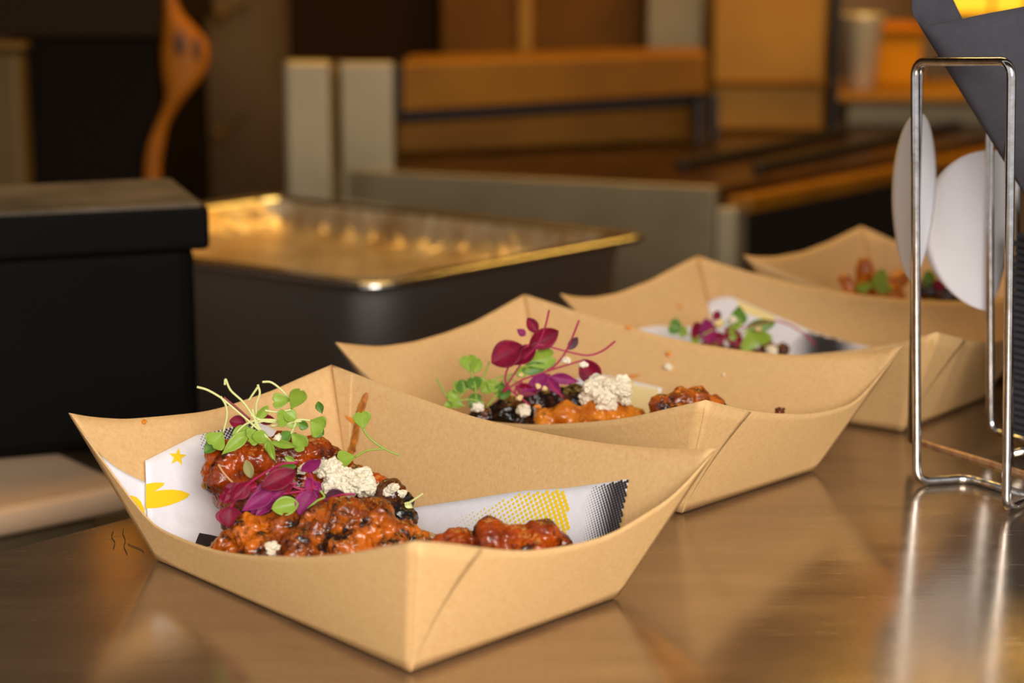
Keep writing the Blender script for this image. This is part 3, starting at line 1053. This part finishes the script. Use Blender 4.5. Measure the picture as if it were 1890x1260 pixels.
sprig(a1, .944, [[(740, 960), (850, 860), (905, 830), (880, 790)]], [((740, 870), (565, 905, -.004), 98, .1, 'oval'), ((745, 960), (640, 985), 70, .4, 'oval')],
      'bright green sprout poking from under the purple leaves of the nearest tray', None, stem_green, leaf_green)
sprig(a1, .972, [], [((610, 640), (725, 630), 44, .4, 'oval', leaf_dark), ((650, 570), (715, 600), 34, .5, 'oval')], 'pair of small green leaf scraps above the purple sprouts of the nearest tray', None, stem_green, leaf_green)
# pale onion sliver at the right
sprig(FX(560, 880, 1 / 5.25), .972, [[(985, 270), (1040, 240), (1100, 200), (1160, 160)]], [((980, 250), (1060, 300), 50, .2, 'lance', stem_pale)], 'pale onion sliver pointing up right of the blackened piece', None, stem_pale, stem_pale, 'garnish')

b1 = FX(780, 540, 1 / 3.048)
GB = 'maroon sprouts peaked on the second tray'
YB = 1.13
sprB = [
    ('maroon sprout with the broad leaf at the left of the second tray peak', [[(600, 290), (520, 360), (470, 450), (480, 530), (600, 630)]], [((560, 295), (388, 395), 120, .2, 'oval'), ((520, 400), (640, 290), 60, .4, 'lance')], leaf_maroon),
    ('maroon sprout with a dark leaf topping the peak of the second tray', [[(712, 98), (685, 205), (640, 300), (560, 390), (450, 560)]], [((600, 300), (765, 215), 92, .2, 'oval'), ((645, 225), (590, 142), 52, .2, 'oval')], leaf_maroon),
    ('tall tan-tipped sprout standing above the second tray', [[(880, 155), (830, 280), (780, 370), (700, 440), (560, 490), (450, 560)]], [((820, 320), (872, 250), 40, .3, 'oval'), ((720, 460), (560, 560), 60, .3, 'lance', leaf_purple)], leaf_dusk),
    ('sprout with a magenta stem reaching right over the second tray', [[(1085, 272), (1010, 328), (930, 352), (830, 335), (700, 300), (640, 290)]], [((640, 300), (500, 410), 80, .4, 'lance'), ((580, 240), (530, 205), 34, .2, 'lance', leaf_purple)], leaf_maroon),
    ('sprout with a round maroon leaf hanging beside the cheese of the second tray', [[(700, 440), (800, 410), (900, 380)]], [((900, 375), (985, 515), 98, .2, 'oval'), ((720, 470), (880, 500), 50, .2, 'lance', leaf_purple)], leaf_maroon),
    ('sprout with mauve leaves low in the peak of the second tray', [[(700, 455), (720, 520), (790, 590)], [(560, 500), (520, 560), (600, 630)]], [((700, 460), (620, 560), 70, .3, 'lance'), ((700, 470), (780, 580), 50, .3, 'lance'), ((520, 525), (650, 570), 60, .3, 'lance', leaf_maroon)], leaf_purple),
]
for lb, st, lv, lm in sprB:
    sprig(b1, YB, st, lv, lb, GB, stem_red, lm)
GBg = 'green sprouts in the second tray'
gB = [
    ('pale green sprout with the tallest leaf at the left of the second tray', [[(280, 480), (275, 440), (270, 400)]], [((265, 450), (250, 340), 80, .1, 'heart'), ((290, 450), (320, 370), 50, .4, 'oval')], leaf_green),
    ('bright green sprout below the tallest left leaf in the second tray', [[(300, 640), (300, 560), (290, 500)]], [((300, 560), (280, 465), 72, .2, 'heart', leaf_dark), ((240, 560), (210, 490), 60, .4, 'oval', leaf_dark), ((330, 560), (390, 500), 60, .4, 'oval')], leaf_green),
    ('curly green sprout at the left end of the second tray', [[(78, 478), (110, 540), (150, 600), (240, 640)], [(375, 388), (345, 470), (330, 540)]], [((200, 600), (140, 560), 60, .3, 'oval'), ((220, 640), (160, 600), 50, .5, 'oval'), ((260, 620), (330, 580), 60, .3, 'oval', leaf_dark)], leaf_green),
    ('broad mid green leaf sprout behind the maroon stems of the second tray', [[(560, 420), (640, 400)]], [((570, 400), (760, 350), 95, .2, 'heart'), ((560, 440), (700, 410), 60, .3, 'oval', leaf_dark)], leaf_green),
    ('low green sprout against the dark wing of the second tray', [[(360, 640), (430, 560), (500, 470)], [(380, 500), (450, 470), (540, 450)]], [((430, 560), (370, 490), 50, .3, 'oval'), ((440, 600), (480, 510), 56, .3, 'oval', leaf_dark), ((520, 460), (600, 430), 50, .3, 'oval')], leaf_green),
]
gB += [
    ('second layer green sprout at the left foot of the second tray heap', [[(180, 640), (230, 560), (300, 520)], [(150, 620), (260, 600), (350, 620)]], [((230, 560), (180, 500), 56, .3, 'oval'), ((260, 600), (330, 650), 56, .2, 'oval', leaf_dark), ((180, 620), (120, 640), 40, .4, 'oval')], leaf_green),
    ('thin pale sprout curling under the maroon stems of the second tray', [[(330, 480), (400, 520), (480, 480), (560, 520)]], [((400, 520), (340, 560), 46, .3, 'oval'), ((450, 500), (420, 590), 46, .3, 'oval', leaf_dark)], leaf_green),
]
for lb, st, lv, lm in gB:
    sprig(b1, YB + .006, st, lv, lb, GBg, stem_green, lm)
for k, (x, y) in enumerate([(650, 525), (685, 538), (650, 640), (555, 460), (545, 590)]):
    crumb(780 + x / 3.048, 540 + y / 3.048, 1.128, .0016, ['sesame seed, highest of two on the dark wing of the second tray', 'sesame seed right of its neighbour on the dark wing of the second tray', 'orange crumb on the dark wing of the second tray', 'tan crumb between maroon stems of the second tray', 'tan crumb left on the dark wing of the second tray'][k], orange_sauce if k == 2 else seed_m)
c1 = FX(1180, 400, 1 / 3.15)
GC = 'sprouts in the third tray'
sprC = [
    ('sprout with an upright purple leaf in the third tray', [[(400, 740), (410, 640), (450, 560)]], [((410, 740), (385, 590), 75, .1, 'oval', leaf_purple), ((440, 600), (460, 545), 40, .3, 'oval', leaf_maroon), ((350, 720), (330, 610), 70, .4, 'oval', leaf_maroon)], stem_red, leaf_purple),
    ('sprout with a big green leaf at the right of the third tray heap', [[(560, 700), (640, 650), (760, 625)]], [((640, 640), (700, 770), 150, .1, 'heart', leaf_green), ((620, 640), (790, 620), 60, .3, 'oval', leaf_dark)], stem_green, leaf_green),
    ('sprout with a pointed green leaf topping the third tray heap', [[(520, 680), (560, 640), (590, 600)]], [((570, 640), (580, 515), 80, .2, 'lance', leaf_dark), ((600, 600), (520, 640), 60, .3, 'oval', leaf_green)], stem_green, leaf_green),
    ('sprout with the lone green leaf at the left of the third tray', [[(330, 700), (280, 680), (240, 660)]], [((260, 660), (165, 625), 75, .2, 'heart', leaf_dark), ((270, 640), (240, 700), 40, .3, 'oval')], stem_green, leaf_green),
    ('sprout with a dark maroon leaf sloping right in the third tray', [[(1025, 745), (930, 660), (790, 605), (620, 640), (500, 660)]], [((500, 640), (610, 770), 70, .2, 'lance', leaf_maroon), ((420, 720), (500, 690), 60, .3, 'oval', leaf_maroon)], stem_red, leaf_maroon),
    ('sprout with small pale green leaves low in the third tray', [[(300, 720), (420, 660), (540, 590)]], [((480, 640), (440, 600), 50, .3, 'oval'), ((350, 700), (300, 720), 50, .3, 'oval'), ((500, 650), (560, 720), 50, .3, 'lance')], stem_green, leaf_green),
]
for lb, st, lv, sm, lm in sprC:
    sprig(c1, 1.325, st, lv, lb, GC, sm, lm)
crumb(1326, 597, 1.322, .003, 'pale crumb between purple leaves in the third tray', seed_m)
crumb(1352, 590, 1.322, .003, 'white cheese crumb beside the pointed leaf in the third tray')
crumb(1400, 607, 1.322, .002, 'tan crumb on the big green leaf in the third tray', seed_m)
crumb(1425, 648, 1.322, .004, 'white cheese crumb below the big leaf of the third tray')
sprig(c1, 1.44, [], [((1390, 440), (1410, 300), 70, .2, 'oval'), ((1310, 450), (1300, 375), 80, .3, 'heart'), ((1400, 455), (1420, 380), 90, .2, 'heart')], 'bright green sprout among orange pieces left of the rack leg', None, stem_green, leaf_green)
sprig(c1, 1.44, [], [((1690, 400), (1675, 310), 60, .3, 'oval', leaf_dark), ((1720, 420), (1760, 370), 60, .3, 'oval', leaf_maroon)], 'small dark sprout seen between the two front rack legs', None, stem_green, leaf_green)

# ------------------------------------------------------------------ wire rack with napkins
WR = .0025
P1, P2 = U(1692, 889, z=WR), U(1857, 941, z=WR)
d1 = (P2 - P1).normalized()
e2 = Vector((-d1.y, d1.x, 0))
rack = empty('napkin_rack', (P1 + P2) / 2 - Vector((0, 0, WR)), 'chrome wire napkin rack standing on the counter at the right', 'rack')
T1 = U(1689, 113, y=P1.y)
T2 = U(1867, 113, y=P2.y)
foot1 = P1 + e2 * .030 + d1 * .012
foot2 = P2 + e2 * .030 - d1 * .006
tube('front_loop', rounded([foot1 + d1 * .05, foot1, P1, T1, T2, P2, foot2, foot2 + d1 * .04], .0085), WR, chrome, rack, seg=14)
P3 = U(1682, 812, z=.012)
P3b = P3 + d1 * .076
T3 = U(1697, 112, y=P3.y)
T3b = U(1862, 115, y=P3b.y)
tube('second_loop', rounded([P3b, T3b, T3, P3], .0085), WR * .95, chrome, rack, seg=12)
P3m = P3.lerp(P3b, .06)
lab = tube('base_bar', [P3 + (P3b - P3) * (k / 12 * 1.5) - Vector((0, 0, .001 * k / 12)) for k in range(13)], WR * .9, rust_wire, rack)
lab['label'] = 'rust-stained base wire'
P4 = U(1828, 796, z=.010)
T4 = U(1826, 150, y=P4.y)
tube('third_loop', rounded([P4 + d1 * .12, P4, T4, T4 + d1 * .05], .010), WR, chrome, rack, seg=14)
P5 = P4 + e2 * .092
P5 = U(1877, 690, y=P5.y)
T5 = U(1874, 200, y=P5.y)
tube('back_loop', rounded([P5 + Vector((.05, 0, -.0)), P5, T5, T5 + Vector((.05, 0, 0))], .009), WR, chrome, rack, seg=12)
for q in (.35, .75):
    a = P4 + d1 * (.12 * q)
    tube('cross_bar', [a - e2 * .028, a, a + e2 * .06], WR * .9, chrome, rack)

# folded white round cards
def disc(px, py, y, r, da, db, label):
    c = U(px, py, y=y)
    o = empty('round_card', c, label, 'card')
    for nm, dr, bend in (('left_half', Vector(da).normalized(), .06), ('right_half', Vector(db).normalized(), .06)):
        rows = []
        side = Vector((0, 0, 1)).cross(dr)
        for i in range(25):
            a = -math.pi / 2 + math.pi * i / 24
            row = []
            for j in range(9):
                q = j / 8
                h = math.cos(a) * q * r
                row.append(c + dr * h + Vector((0, 0, math.sin(a) * r)) + side * (bend * h * h / r * (1 if dr.x < 0 else -1)))
            rows.append(row)
        grid(nm, rows, sticker_m, o, True, .0006)
    return o


disc(1690, 367, P3.y + .0032, .0495, (-.03, .99, 0), (.36, .92, 0), 'narrow folded white round card on the left leg of the chrome rack')
disc(1830, 427, P4.y + .0032, .0485, (-.68, .73, 0), (.4, .92, 0), 'broad white round card on the inner leg of the chrome rack')

# stack of black napkins inside the rack
rn = random.Random(3)
K = P4 + e2 * .0085 + d1 * .003
nk = None
NL = 29
for i in range(NL):
    z0 = .008 + i * .0043
    o_ = d1 * rn.uniform(-.0022, .0022) + e2 * rn.uniform(-.001, .001)
    if nk is None:
        w_, h_, t_ = .105, .075, .0020
        prof = [(-t_, 0), (-.7 * t_, .75 * t_), (0, t_)]
        V, F = [], []
        # folded sheet: rounded fold edge facing the front, two leaves
        sec = [(.0, -.0017), (.0, -.0004), (.0012, .0), (.0, .0004), (.0, .0017), (-.0010, .0012), (-.0014, 0), (-.0010, -.0012)]
        loop = [(0.0, -.0017), (-.0009, -.0012), (-.0013, 0), (-.0009, .0012), (0, .0017), (h_, .0017), (h_, .0003), (.004, .0002), (.004, -.0002), (h_, -.0003), (h_, -.0017)]
        for s_ in (0, w_):
            for a, z in loop:
                V.append(d1 * s_ + e2 * a + Vector((0, 0, z)))
        n = len(loop)
        for j in range(n):
            F.append((j, (j + 1) % n, n + (j + 1) % n, n + j))
        F += [(0, 1, 2, 3, 4, 7, 8), (4, 5, 6, 7), (8, 9, 10, 0)]
        F += [(n, n + 8, n + 7, n + 4, n + 3, n + 2, n + 1), (n + 7, n + 6, n + 5, n + 4), (n, n + 10, n + 9, n + 8)]
        nk = mesh('black_napkin', V, F, napkin_m)
        o = nk
    else:
        o = nk.copy()
        COL.objects.link(o)
    o.location = K + o_ + Vector((0, 0, z0 - K.z + .002))
    tag(o, {0: 'lowest black paper napkin of the stack inside the chrome rack', NL - 1: 'topmost black paper napkin of the stack inside the chrome rack'}.get(i, 'folded black paper napkin in the stack inside the chrome rack'), 'napkin', 'black napkins stacked in the rack')

# dark grey card cone in the rack
top = [(2080, -30, 1.075), (1985, -8, 1.085), (1890, 12, 1.094), (1800, 29, 1.100), (1745, 42, 1.105), (1712, 46, 1.110), (1692, 36, 1.117), (1683, 16, 1.124), (1686, -8, 1.130), (1702, -38, 1.135), (1730, -60, 1.138)]
bot = [(2080, 470, 1.09), (2030, 480, 1.095), (1985, 486, 1.10), (1965, 478, 1.105), (1958, 470, 1.11), (1953, 462, 1.112), (1950, 452, 1.115), (1950, 446, 1.118), (1952, 440, 1.120), (1958, 430, 1.124), (1965, 420, 1.126)]
tp = smooth_path([U(x, y_, y=d) for x, y_, d in top], 50)
bt = smooth_path([U(x, y_, y=d) for x, y_, d in bot], 50)
g = grid('card_cone', [[p.lerp(q, f / 16) for p, q in zip(tp, bt)] for f in range(17)], paper_grey, None, True, .0009)
tag(g, 'dark grey card cone leaning in the top of the chrome rack', 'card cone')

# ------------------------------------------------------------------ kitchen behind
BZ = -.16
bench = empty('lower_bench', (0, 2.0, FLOOR), 'low steel work bench behind the serving counter', 'bench')
bn = -nrm
b0, b1 = ca + bn * .10, cb + bn * .10
prism('bench_top', [b0, b1, (b1.x, 3.0), (-1.5, 3.0), (-1.5, b0.y)], BZ - .03, BZ, bench_m, bench)
prism('bench_cabinet', [b0 + bn * .05, b1 + bn * .05, (b1.x, 2.95), (-1.45, 2.95), (-1.45, b0.y + .05)], FLOOR, BZ - .03, steel_dull, bench)

# black lidded box
yb = 1.36
c0, c1_ = U(380, 368, y=yb + .05), U(-40, 397, y=yb)
LZ = -.06
zt = (c0.z + c1_.z) / 2
bd = Vector((c0.x - c1_.x, c0.y - c1_.y, 0)).normalized()
bp_ = Vector((-bd.y, bd.x, 0))
q0 = Vector((c0.x, c0.y, 0))
lg0, lg1 = U(-60, 955, z=LZ), U(250, 892, z=LZ)
lgd = (lg1 - lg0).normalized()
lgn = Vector((-lgd.y, lgd.x, 0))
lg = empty('raised_ledge', (-.3, 1.35, BZ), 'beige brushed ledge carrying the black box, just behind the counter edge', 'ledge')
prism('ledge_top', [lg0 - lgd * .5, lg1 + lgd * .0, lg1 + lgn * .22 + lgd * .0, lg0 - lgd * .5 + lgn * .34], LZ - .02, LZ, ledge_m, lg, .008)
prism('ledge_support', [lg0 - lgd * .48 + lgn * .02, lg1 - lgd * .02 + lgn * .02, lg1 - lgd * .02 + lgn * .2, lg0 - lgd * .48 + lgn * .3], BZ, LZ - .02, steel_dull, lg, .004)
bx = empty('lidded_box', (q0.x - .2, q0.y + .06, LZ), 'large black lidded catering box at the left behind the counter', 'box')
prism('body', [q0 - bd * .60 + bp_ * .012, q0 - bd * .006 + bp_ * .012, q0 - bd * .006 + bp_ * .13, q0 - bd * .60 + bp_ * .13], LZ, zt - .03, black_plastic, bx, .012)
prism('lid', [q0 - bd * .61, q0, q0 + bp_ * .135, q0 - bd * .61 + bp_ * .135], zt - .03, zt, black_lit, bx, .006)
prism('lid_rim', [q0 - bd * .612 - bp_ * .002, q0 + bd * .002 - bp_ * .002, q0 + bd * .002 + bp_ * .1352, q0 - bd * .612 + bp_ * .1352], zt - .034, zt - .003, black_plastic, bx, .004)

# steel food pan
pz = .024
n0 = U(690, 525, z=pz)
r0_ = U(1202, 430, z=pz)
l0 = U(372, 482, z=pz)
ld = (l0 - n0).normalized()
far_l = n0 + ld * .46
far_r = r0_ + ld * .46
pan = empty('steel_food_pan', ((n0 + far_r) / 2).to_2d().to_3d() + Vector((0, 0, BZ)), 'deep polished steel food pan behind the trays', 'pan')


def rrect(inset, z, rad, n=8):
    c = (n0 + r0_ + far_l + far_r) / 4
    pts = []
    cor = [n0, r0_, far_r, far_l]
    for i in range(4):
        p, a, b = cor[i], cor[i - 1], cor[(i + 1) % 4]
        da_, db_ = (a - p).normalized(), (b - p).normalized()
        p = p + (da_ + db_) * inset
        s_, e_ = p + da_ * rad, p + db_ * rad
        for k in range(n + 1):
            t_ = k / n
            v = s_ * (1 - t_) ** 2 + p * (2 * t_ * (1 - t_)) + e_ * t_ * t_
            pts.append(Vector((v.x, v.y, z)))
    return pts


grid('rim', [rrect(-.002, pz - .006, .03), rrect(-.003, pz - .002, .03), rrect(0, pz, .03), rrect(.014, pz, .028), rrect(.017, pz - .004, .028)], steel_pan_m, pan, True, closed=True)
grid('outer_wall', [rrect(.006, pz - .004, .05), rrect(.008, pz - .02, .055), rrect(.012, BZ + .012, .06), rrect(.02, BZ + .002, .06)], pan_outer_m, pan, True, closed=True)
rows = [rrect(.017, pz - .004, .028), rrect(.024, pz - .020, .03), rrect(.032, pz - .030, .03), rrect(.05, pz - .034, .03), rrect(.09, pz - .033, .02), rrect(.13, pz - .034, .008)]
gi = grid('inner_lining', rows, foil_m, pan, True, closed=True)
V = rrect(.13, pz - .034, .008)
mesh('bottom', V, [tuple(range(len(V)))], foil_m, pan)

# griddle
gz = .026
A0, G1, G2 = U(1318, 345, z=gz), U(622, 313, z=gz), U(1850, 247, z=gz)
G3 = G1 + G2 - A0
gr = empty('flat_griddle', (A0.x, A0.y + .3, BZ), 'large steel flat griddle with a greasy dark top behind the pan', 'griddle')
fx_ = (A0 - G1).normalized()
fy_ = (G2 - A0).normalized()
prism('cooking_surface', [G1 + fy_ * .012, A0 + fy_ * .012 - fx_ * .005, G2 - fx_ * .005, G3], gz - .02, gz - .003, griddle_top_m, gr, .003)
prism('front_plate', [G1, A0, A0 + fy_ * .012, G1 + fy_ * .012], BZ, gz, steel, gr, .002)
ap = A0 + fx_ * .022 + fy_ * .006
prism('corner_post', [A0 + fx_ * .003, ap, ap + fy_ * .02, A0 + fx_ * .003 + fy_ * .02], BZ, gz - .022, steel, gr, .002)
prism('grease_lip', [A0 + fy_ * .02 + fx_ * .002, A0 + fx_ * .03 + fy_ * .02, G2 + fx_ * .03, G2 + fx_ * .002], gz - .03, gz - .012, copper_panel, gr, .003)
prism('side_body', [A0 + fy_ * .022 - fx_ * .01, A0 + fx_ * .02 + fy_ * .022, G2 + fx_ * .02, G2 - fx_ * .01], BZ, gz - .03, black_metal, gr, .003)
sp0, sp1 = U(625, 114, y=G1.y), U(727, 116, y=G1.y)
spx = sp1.x - sp0.x
box('splash_guard', (sp0.x, G1.y - .004, gz - .05), (sp1.x, G1.y + .012, sp0.z), steel, gr, .004)
for (x0, y0, x1, y1) in ((1255, 303, 1560, 242), (1395, 308, 1880, 205)):
    a, b = U(x0, y0, z=gz + .004), U(x1, y1, z=gz + .004)
    dd = (b - a).normalized() * .006
    pp = Vector((-dd.y, dd.x, 0))
    prism('scraper_bar', [a - pp, b - pp, b + pp, a + pp], gz - .003, gz + .008, black_metal, gr, .002)

# tall side cabinet left of the griddle
sc_ = empty('steel_side_cabinet', (U(570, 250, y=2.22).x, 2.3, BZ), 'upright plain steel cabinet left of the griddle splash guard', 'cabinet')
slab('side_panel', 527, 112, 611, 470, 2.22, .03, steel, sc_, .008)
slab('base_plinth', 530, 470, 609, 700, 2.225, .3, steel_dull, sc_, .004, BZ)
slab('cabinet_body', 540, 150, 606, 470, 2.25, .28, steel_dull, sc_, .004)

# warming shelf behind the griddle
ws = empty('warming_shelf', (U(1000, 250, y=2.45).x, 2.45, gz), 'amber-lit long warming shelf standing behind the griddle', 'shelf')
def sl_box(name, lx, ly0, ly1, rx, ry0, ry1, ya, yb_, dep, m, parent):
    la, lb_, ra, rb = U(lx, ly1, y=ya), U(lx, ly0, y=ya), U(rx, ry1, y=yb_), U(rx, ry0, y=yb_)
    for q in (la, ra):
        q.z = max(q.z, gz)
    k = Vector((0, dep, 0))
    v = [la, ra, rb, lb_, la + k, ra + k, rb + k, lb_ + k]
    return mesh(name, v, [(0, 1, 2, 3), (7, 6, 5, 4), (0, 4, 5, 1), (1, 5, 6, 2), (2, 6, 7, 3), (3, 7, 4, 0)], m, parent, bevel=.004)
sl_box('shelf_body', 742, 116, 208, 1306, 98, 174, 2.37, 2.50, .12, copper_panel, ws)
sl_box('left_end_cap', 727, 122, 222, 742, 120, 220, 2.36, 2.363, .12, black_metal, ws)
sl_box('shade_strip', 734, 208, 226, 1306, 174, 192, 2.39, 2.52, .09, black_metal, ws)  # solid dark strip standing in for the shadow line under the shelf
sl_box('back_plate', 736, 226, 306, 1275, 192, 300, 2.42, 2.55, .03, copper_panel, ws)
sl_box('leg', 1283, 178, 285, 1298, 178, 285, 2.50, 2.50, .03, black_metal, ws)
sl_box('leg', 1311, 172, 268, 1327, 172, 268, 2.52, 2.52, .03, black_metal, ws)
# things behind the shelf
t = empty('upright_steel_sheet', U(1425, 262, y=2.66), 'wide amber-lit upright panel right of the warming shelf', 'panel')
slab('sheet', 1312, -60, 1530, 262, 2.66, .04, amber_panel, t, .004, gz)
slab('ledge', 1318, 150, 1524, 162, 2.645, .02, brown_panel, t)
slab('side_post', 1532, -60, 1556, 262, 2.64, .05, black_metal, t, .004, gz)
t = empty('grey_steel_upright', U(1245, 100, y=2.72), 'plain grey steel upright above the right end of the shelf', 'panel')
slab('upright', 1192, -80, 1302, 150, 2.72, .05, steel_dull, t)
t = empty('brown_hood_panel', U(1000, 100, y=2.8), 'brown stained hood panel above the warming shelf', 'panel')
slab('panel_face', 815, -90, 1192, 200, 2.8, .05, brown_panel, t)
slab('seam_strip', 955, -90, 985, 200, 2.79, .012, amber_panel, t)
t = empty('dark_hood', U(680, 100, y=2.85), 'dark brown hood side above the griddle splash guard', 'hood')
slab('hood_side', 535, -90, 812, 140, 2.85, .06, mat('dark_brown_enamel', (36, 19, 2), .7, spec=.05), t)
# cup and amber box on a ledge at the right
t = empty('ledge_shelf', U(1650, 190, y=2.72), 'amber-lit ledge under the steel cup at upper right', 'shelf')
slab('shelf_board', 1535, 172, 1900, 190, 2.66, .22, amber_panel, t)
slab('shelf_support', 1560, 190, 1880, 240, 2.70, .12, steel_dull, t, .004, gz)
shelf_z = U(1600, 172, y=2.66).z
cc = U(1587, 170, y=2.72)
cc.z = shelf_z
cp = lathe('steel_cup', (cc.x, cc.y, cc.z), [(.0, 0), (.016, 0), (.018, .003), (.028, .094), (.0295, .098), (.028, .099), (.026, .094), (.017, .006), (0, .005)], mat('light_cup_steel', (196, 180, 150), .4, .5), None)
tag(cp, 'tapered grey steel cup standing on the amber ledge', 'cup')
t = empty('amber_container', U(1660, 175, y=2.78), 'bright amber container behind the steel cup', 'container')
slab('container_body', 1600, 62, 1705, 178, 2.76, .1, mat('orange_plastic', (176, 112, 6), .7, spec=.1), t, .004, shelf_z)
slab('container_lid', 1595, 48, 1710, 62, 2.75, .12, mat('orange_lid', (160, 92, 6), .7, spec=.1), t)
t = empty('heat_lamp', U(1800, 10, y=2.75), 'glowing amber heat lamp at the top right corner', 'lamp')
slab('lamp_tube', 1720, -70, 1900, 26, 2.85, .06, lamp_glow, t, .01)
slab('lamp_divider', 1828, -70, 1840, 28, 2.845, .01, brown_panel, t)
slab('lamp_housing', 1700, -130, 1920, -70, 2.8, .15, steel_dull, t)
# left: dark appliance, brass post, amber reflection built as a spoon shape, hooks
t = empty('dark_oven', U(130, 340, y=2.3), 'dark oven body behind the black lidded box', 'oven')
slab('oven_front', 40, 72, 283, 560, 2.30, .4, mat('dark_oven_enamel', (20, 10, 3), .7, spec=.08), t)
slab('oven_hood', -60, -90, 290, 70, 2.28, .42, mat('oven_hood_enamel', (40, 26, 8), .7, spec=.1), t)
t = empty('brass_post', U(15, 340, y=2.25), 'brass-coloured upright post at the left edge', 'post')
slab('post_shaft', -30, 95, 38, 600, 2.25, .04, brass_m, t, .01)
slab('post_cap', -36, 80, 42, 96, 2.245, .05, brass_m, t, .006)
sp = empty('spoon_shaped_reflection', U(280, 330, y=2.26), 'curved amber shape imitating a warped reflection before the dark oven', 'reflection')  # spoon-shaped solid added to imitate a warped reflection in steel
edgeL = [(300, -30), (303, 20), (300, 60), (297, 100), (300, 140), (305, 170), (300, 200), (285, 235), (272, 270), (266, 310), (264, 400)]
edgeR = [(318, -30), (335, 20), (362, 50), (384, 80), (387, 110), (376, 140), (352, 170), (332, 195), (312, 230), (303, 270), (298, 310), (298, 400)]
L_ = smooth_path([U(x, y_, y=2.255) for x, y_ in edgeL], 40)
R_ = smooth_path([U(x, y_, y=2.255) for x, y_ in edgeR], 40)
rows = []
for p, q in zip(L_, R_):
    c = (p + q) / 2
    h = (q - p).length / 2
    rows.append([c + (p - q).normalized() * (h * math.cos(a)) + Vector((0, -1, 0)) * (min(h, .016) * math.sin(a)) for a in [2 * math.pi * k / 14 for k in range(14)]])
grid('reflection_body', rows, reflection_m, sp, True, closed=True)
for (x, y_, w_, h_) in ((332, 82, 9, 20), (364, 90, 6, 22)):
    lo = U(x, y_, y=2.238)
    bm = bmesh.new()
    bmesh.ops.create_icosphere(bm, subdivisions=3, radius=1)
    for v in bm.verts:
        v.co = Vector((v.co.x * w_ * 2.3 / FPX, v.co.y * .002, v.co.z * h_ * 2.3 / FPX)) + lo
    me = bpy.data.meshes.new('reflection_dark_patch')
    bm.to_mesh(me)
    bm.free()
    me.materials.append(mat('dark_reflection', (70, 34, 10), .6))
    link(bpy.data.objects.new('reflection_dark_patch', me), sp)
for (x, y_, r, lb) in ((405, 26, .012, 'round amber fitting on the back wall right of the amber reflection'), (403, 246, .007, 'small round rivet on the back wall above the pan')):
    c = U(x, y_, y=2.9)
    o = empty('wall_fitting', Vector((c.x, 3.2, c.z)), lb, 'fitting')
    bm = bmesh.new()
    bmesh.ops.create_icosphere(bm, subdivisions=3, radius=r, matrix=Matrix.Translation(c))
    me = bpy.data.meshes.new('round_head')
    bm.to_mesh(me)
    bm.free()
    me.materials.append(brass_m)
    link(bpy.data.objects.new('round_head', me), o)
    tube('shank', [c + Vector((0, .3 * k / 4, 0)) for k in range(5)], r * .4, steel_dull, o)

# heat lamps along the back wall, above the picture: the counter mirrors them
bulb_m = mat('glowing_heat_bulb', (255, 170, 50), .4, emit=(255, 160, 30), emit_s=3.0)
for k, (x, z, lb) in enumerate([(-.62, .70, 'glowing amber heat lamp on the back wall, leftmost above the amber reflection'), (.26, .84, 'glowing amber heat lamp on the back wall above the warming shelf'), (.60, .83, 'glowing amber heat lamp on the back wall above the upright panel')]):
    h = empty('wall_heat_lamp', (x, 3.2, z), lb, 'lamp')
    lathe('lamp_shade', (x, 3.06, z), [(.012, .085), (.03, .08), (.05, .05), (.075, .0), (.072, .0), (.047, .048), (.012, .078)], steel_dull, h)
    lathe('bulb', (x, 3.06, z), [(.0, -.035), (.022, -.028), (.034, -.005), (.03, .02), (.014, .045), (.010, .06), (0, .06)], bulb_m, h)
    tube('bracket', smooth_path([(x, 3.06, z + .08), (x, 3.07, z + .12), (x, 3.13, z + .13), (x, 3.2, z + .11)], 12), .007, steel_dull, h)
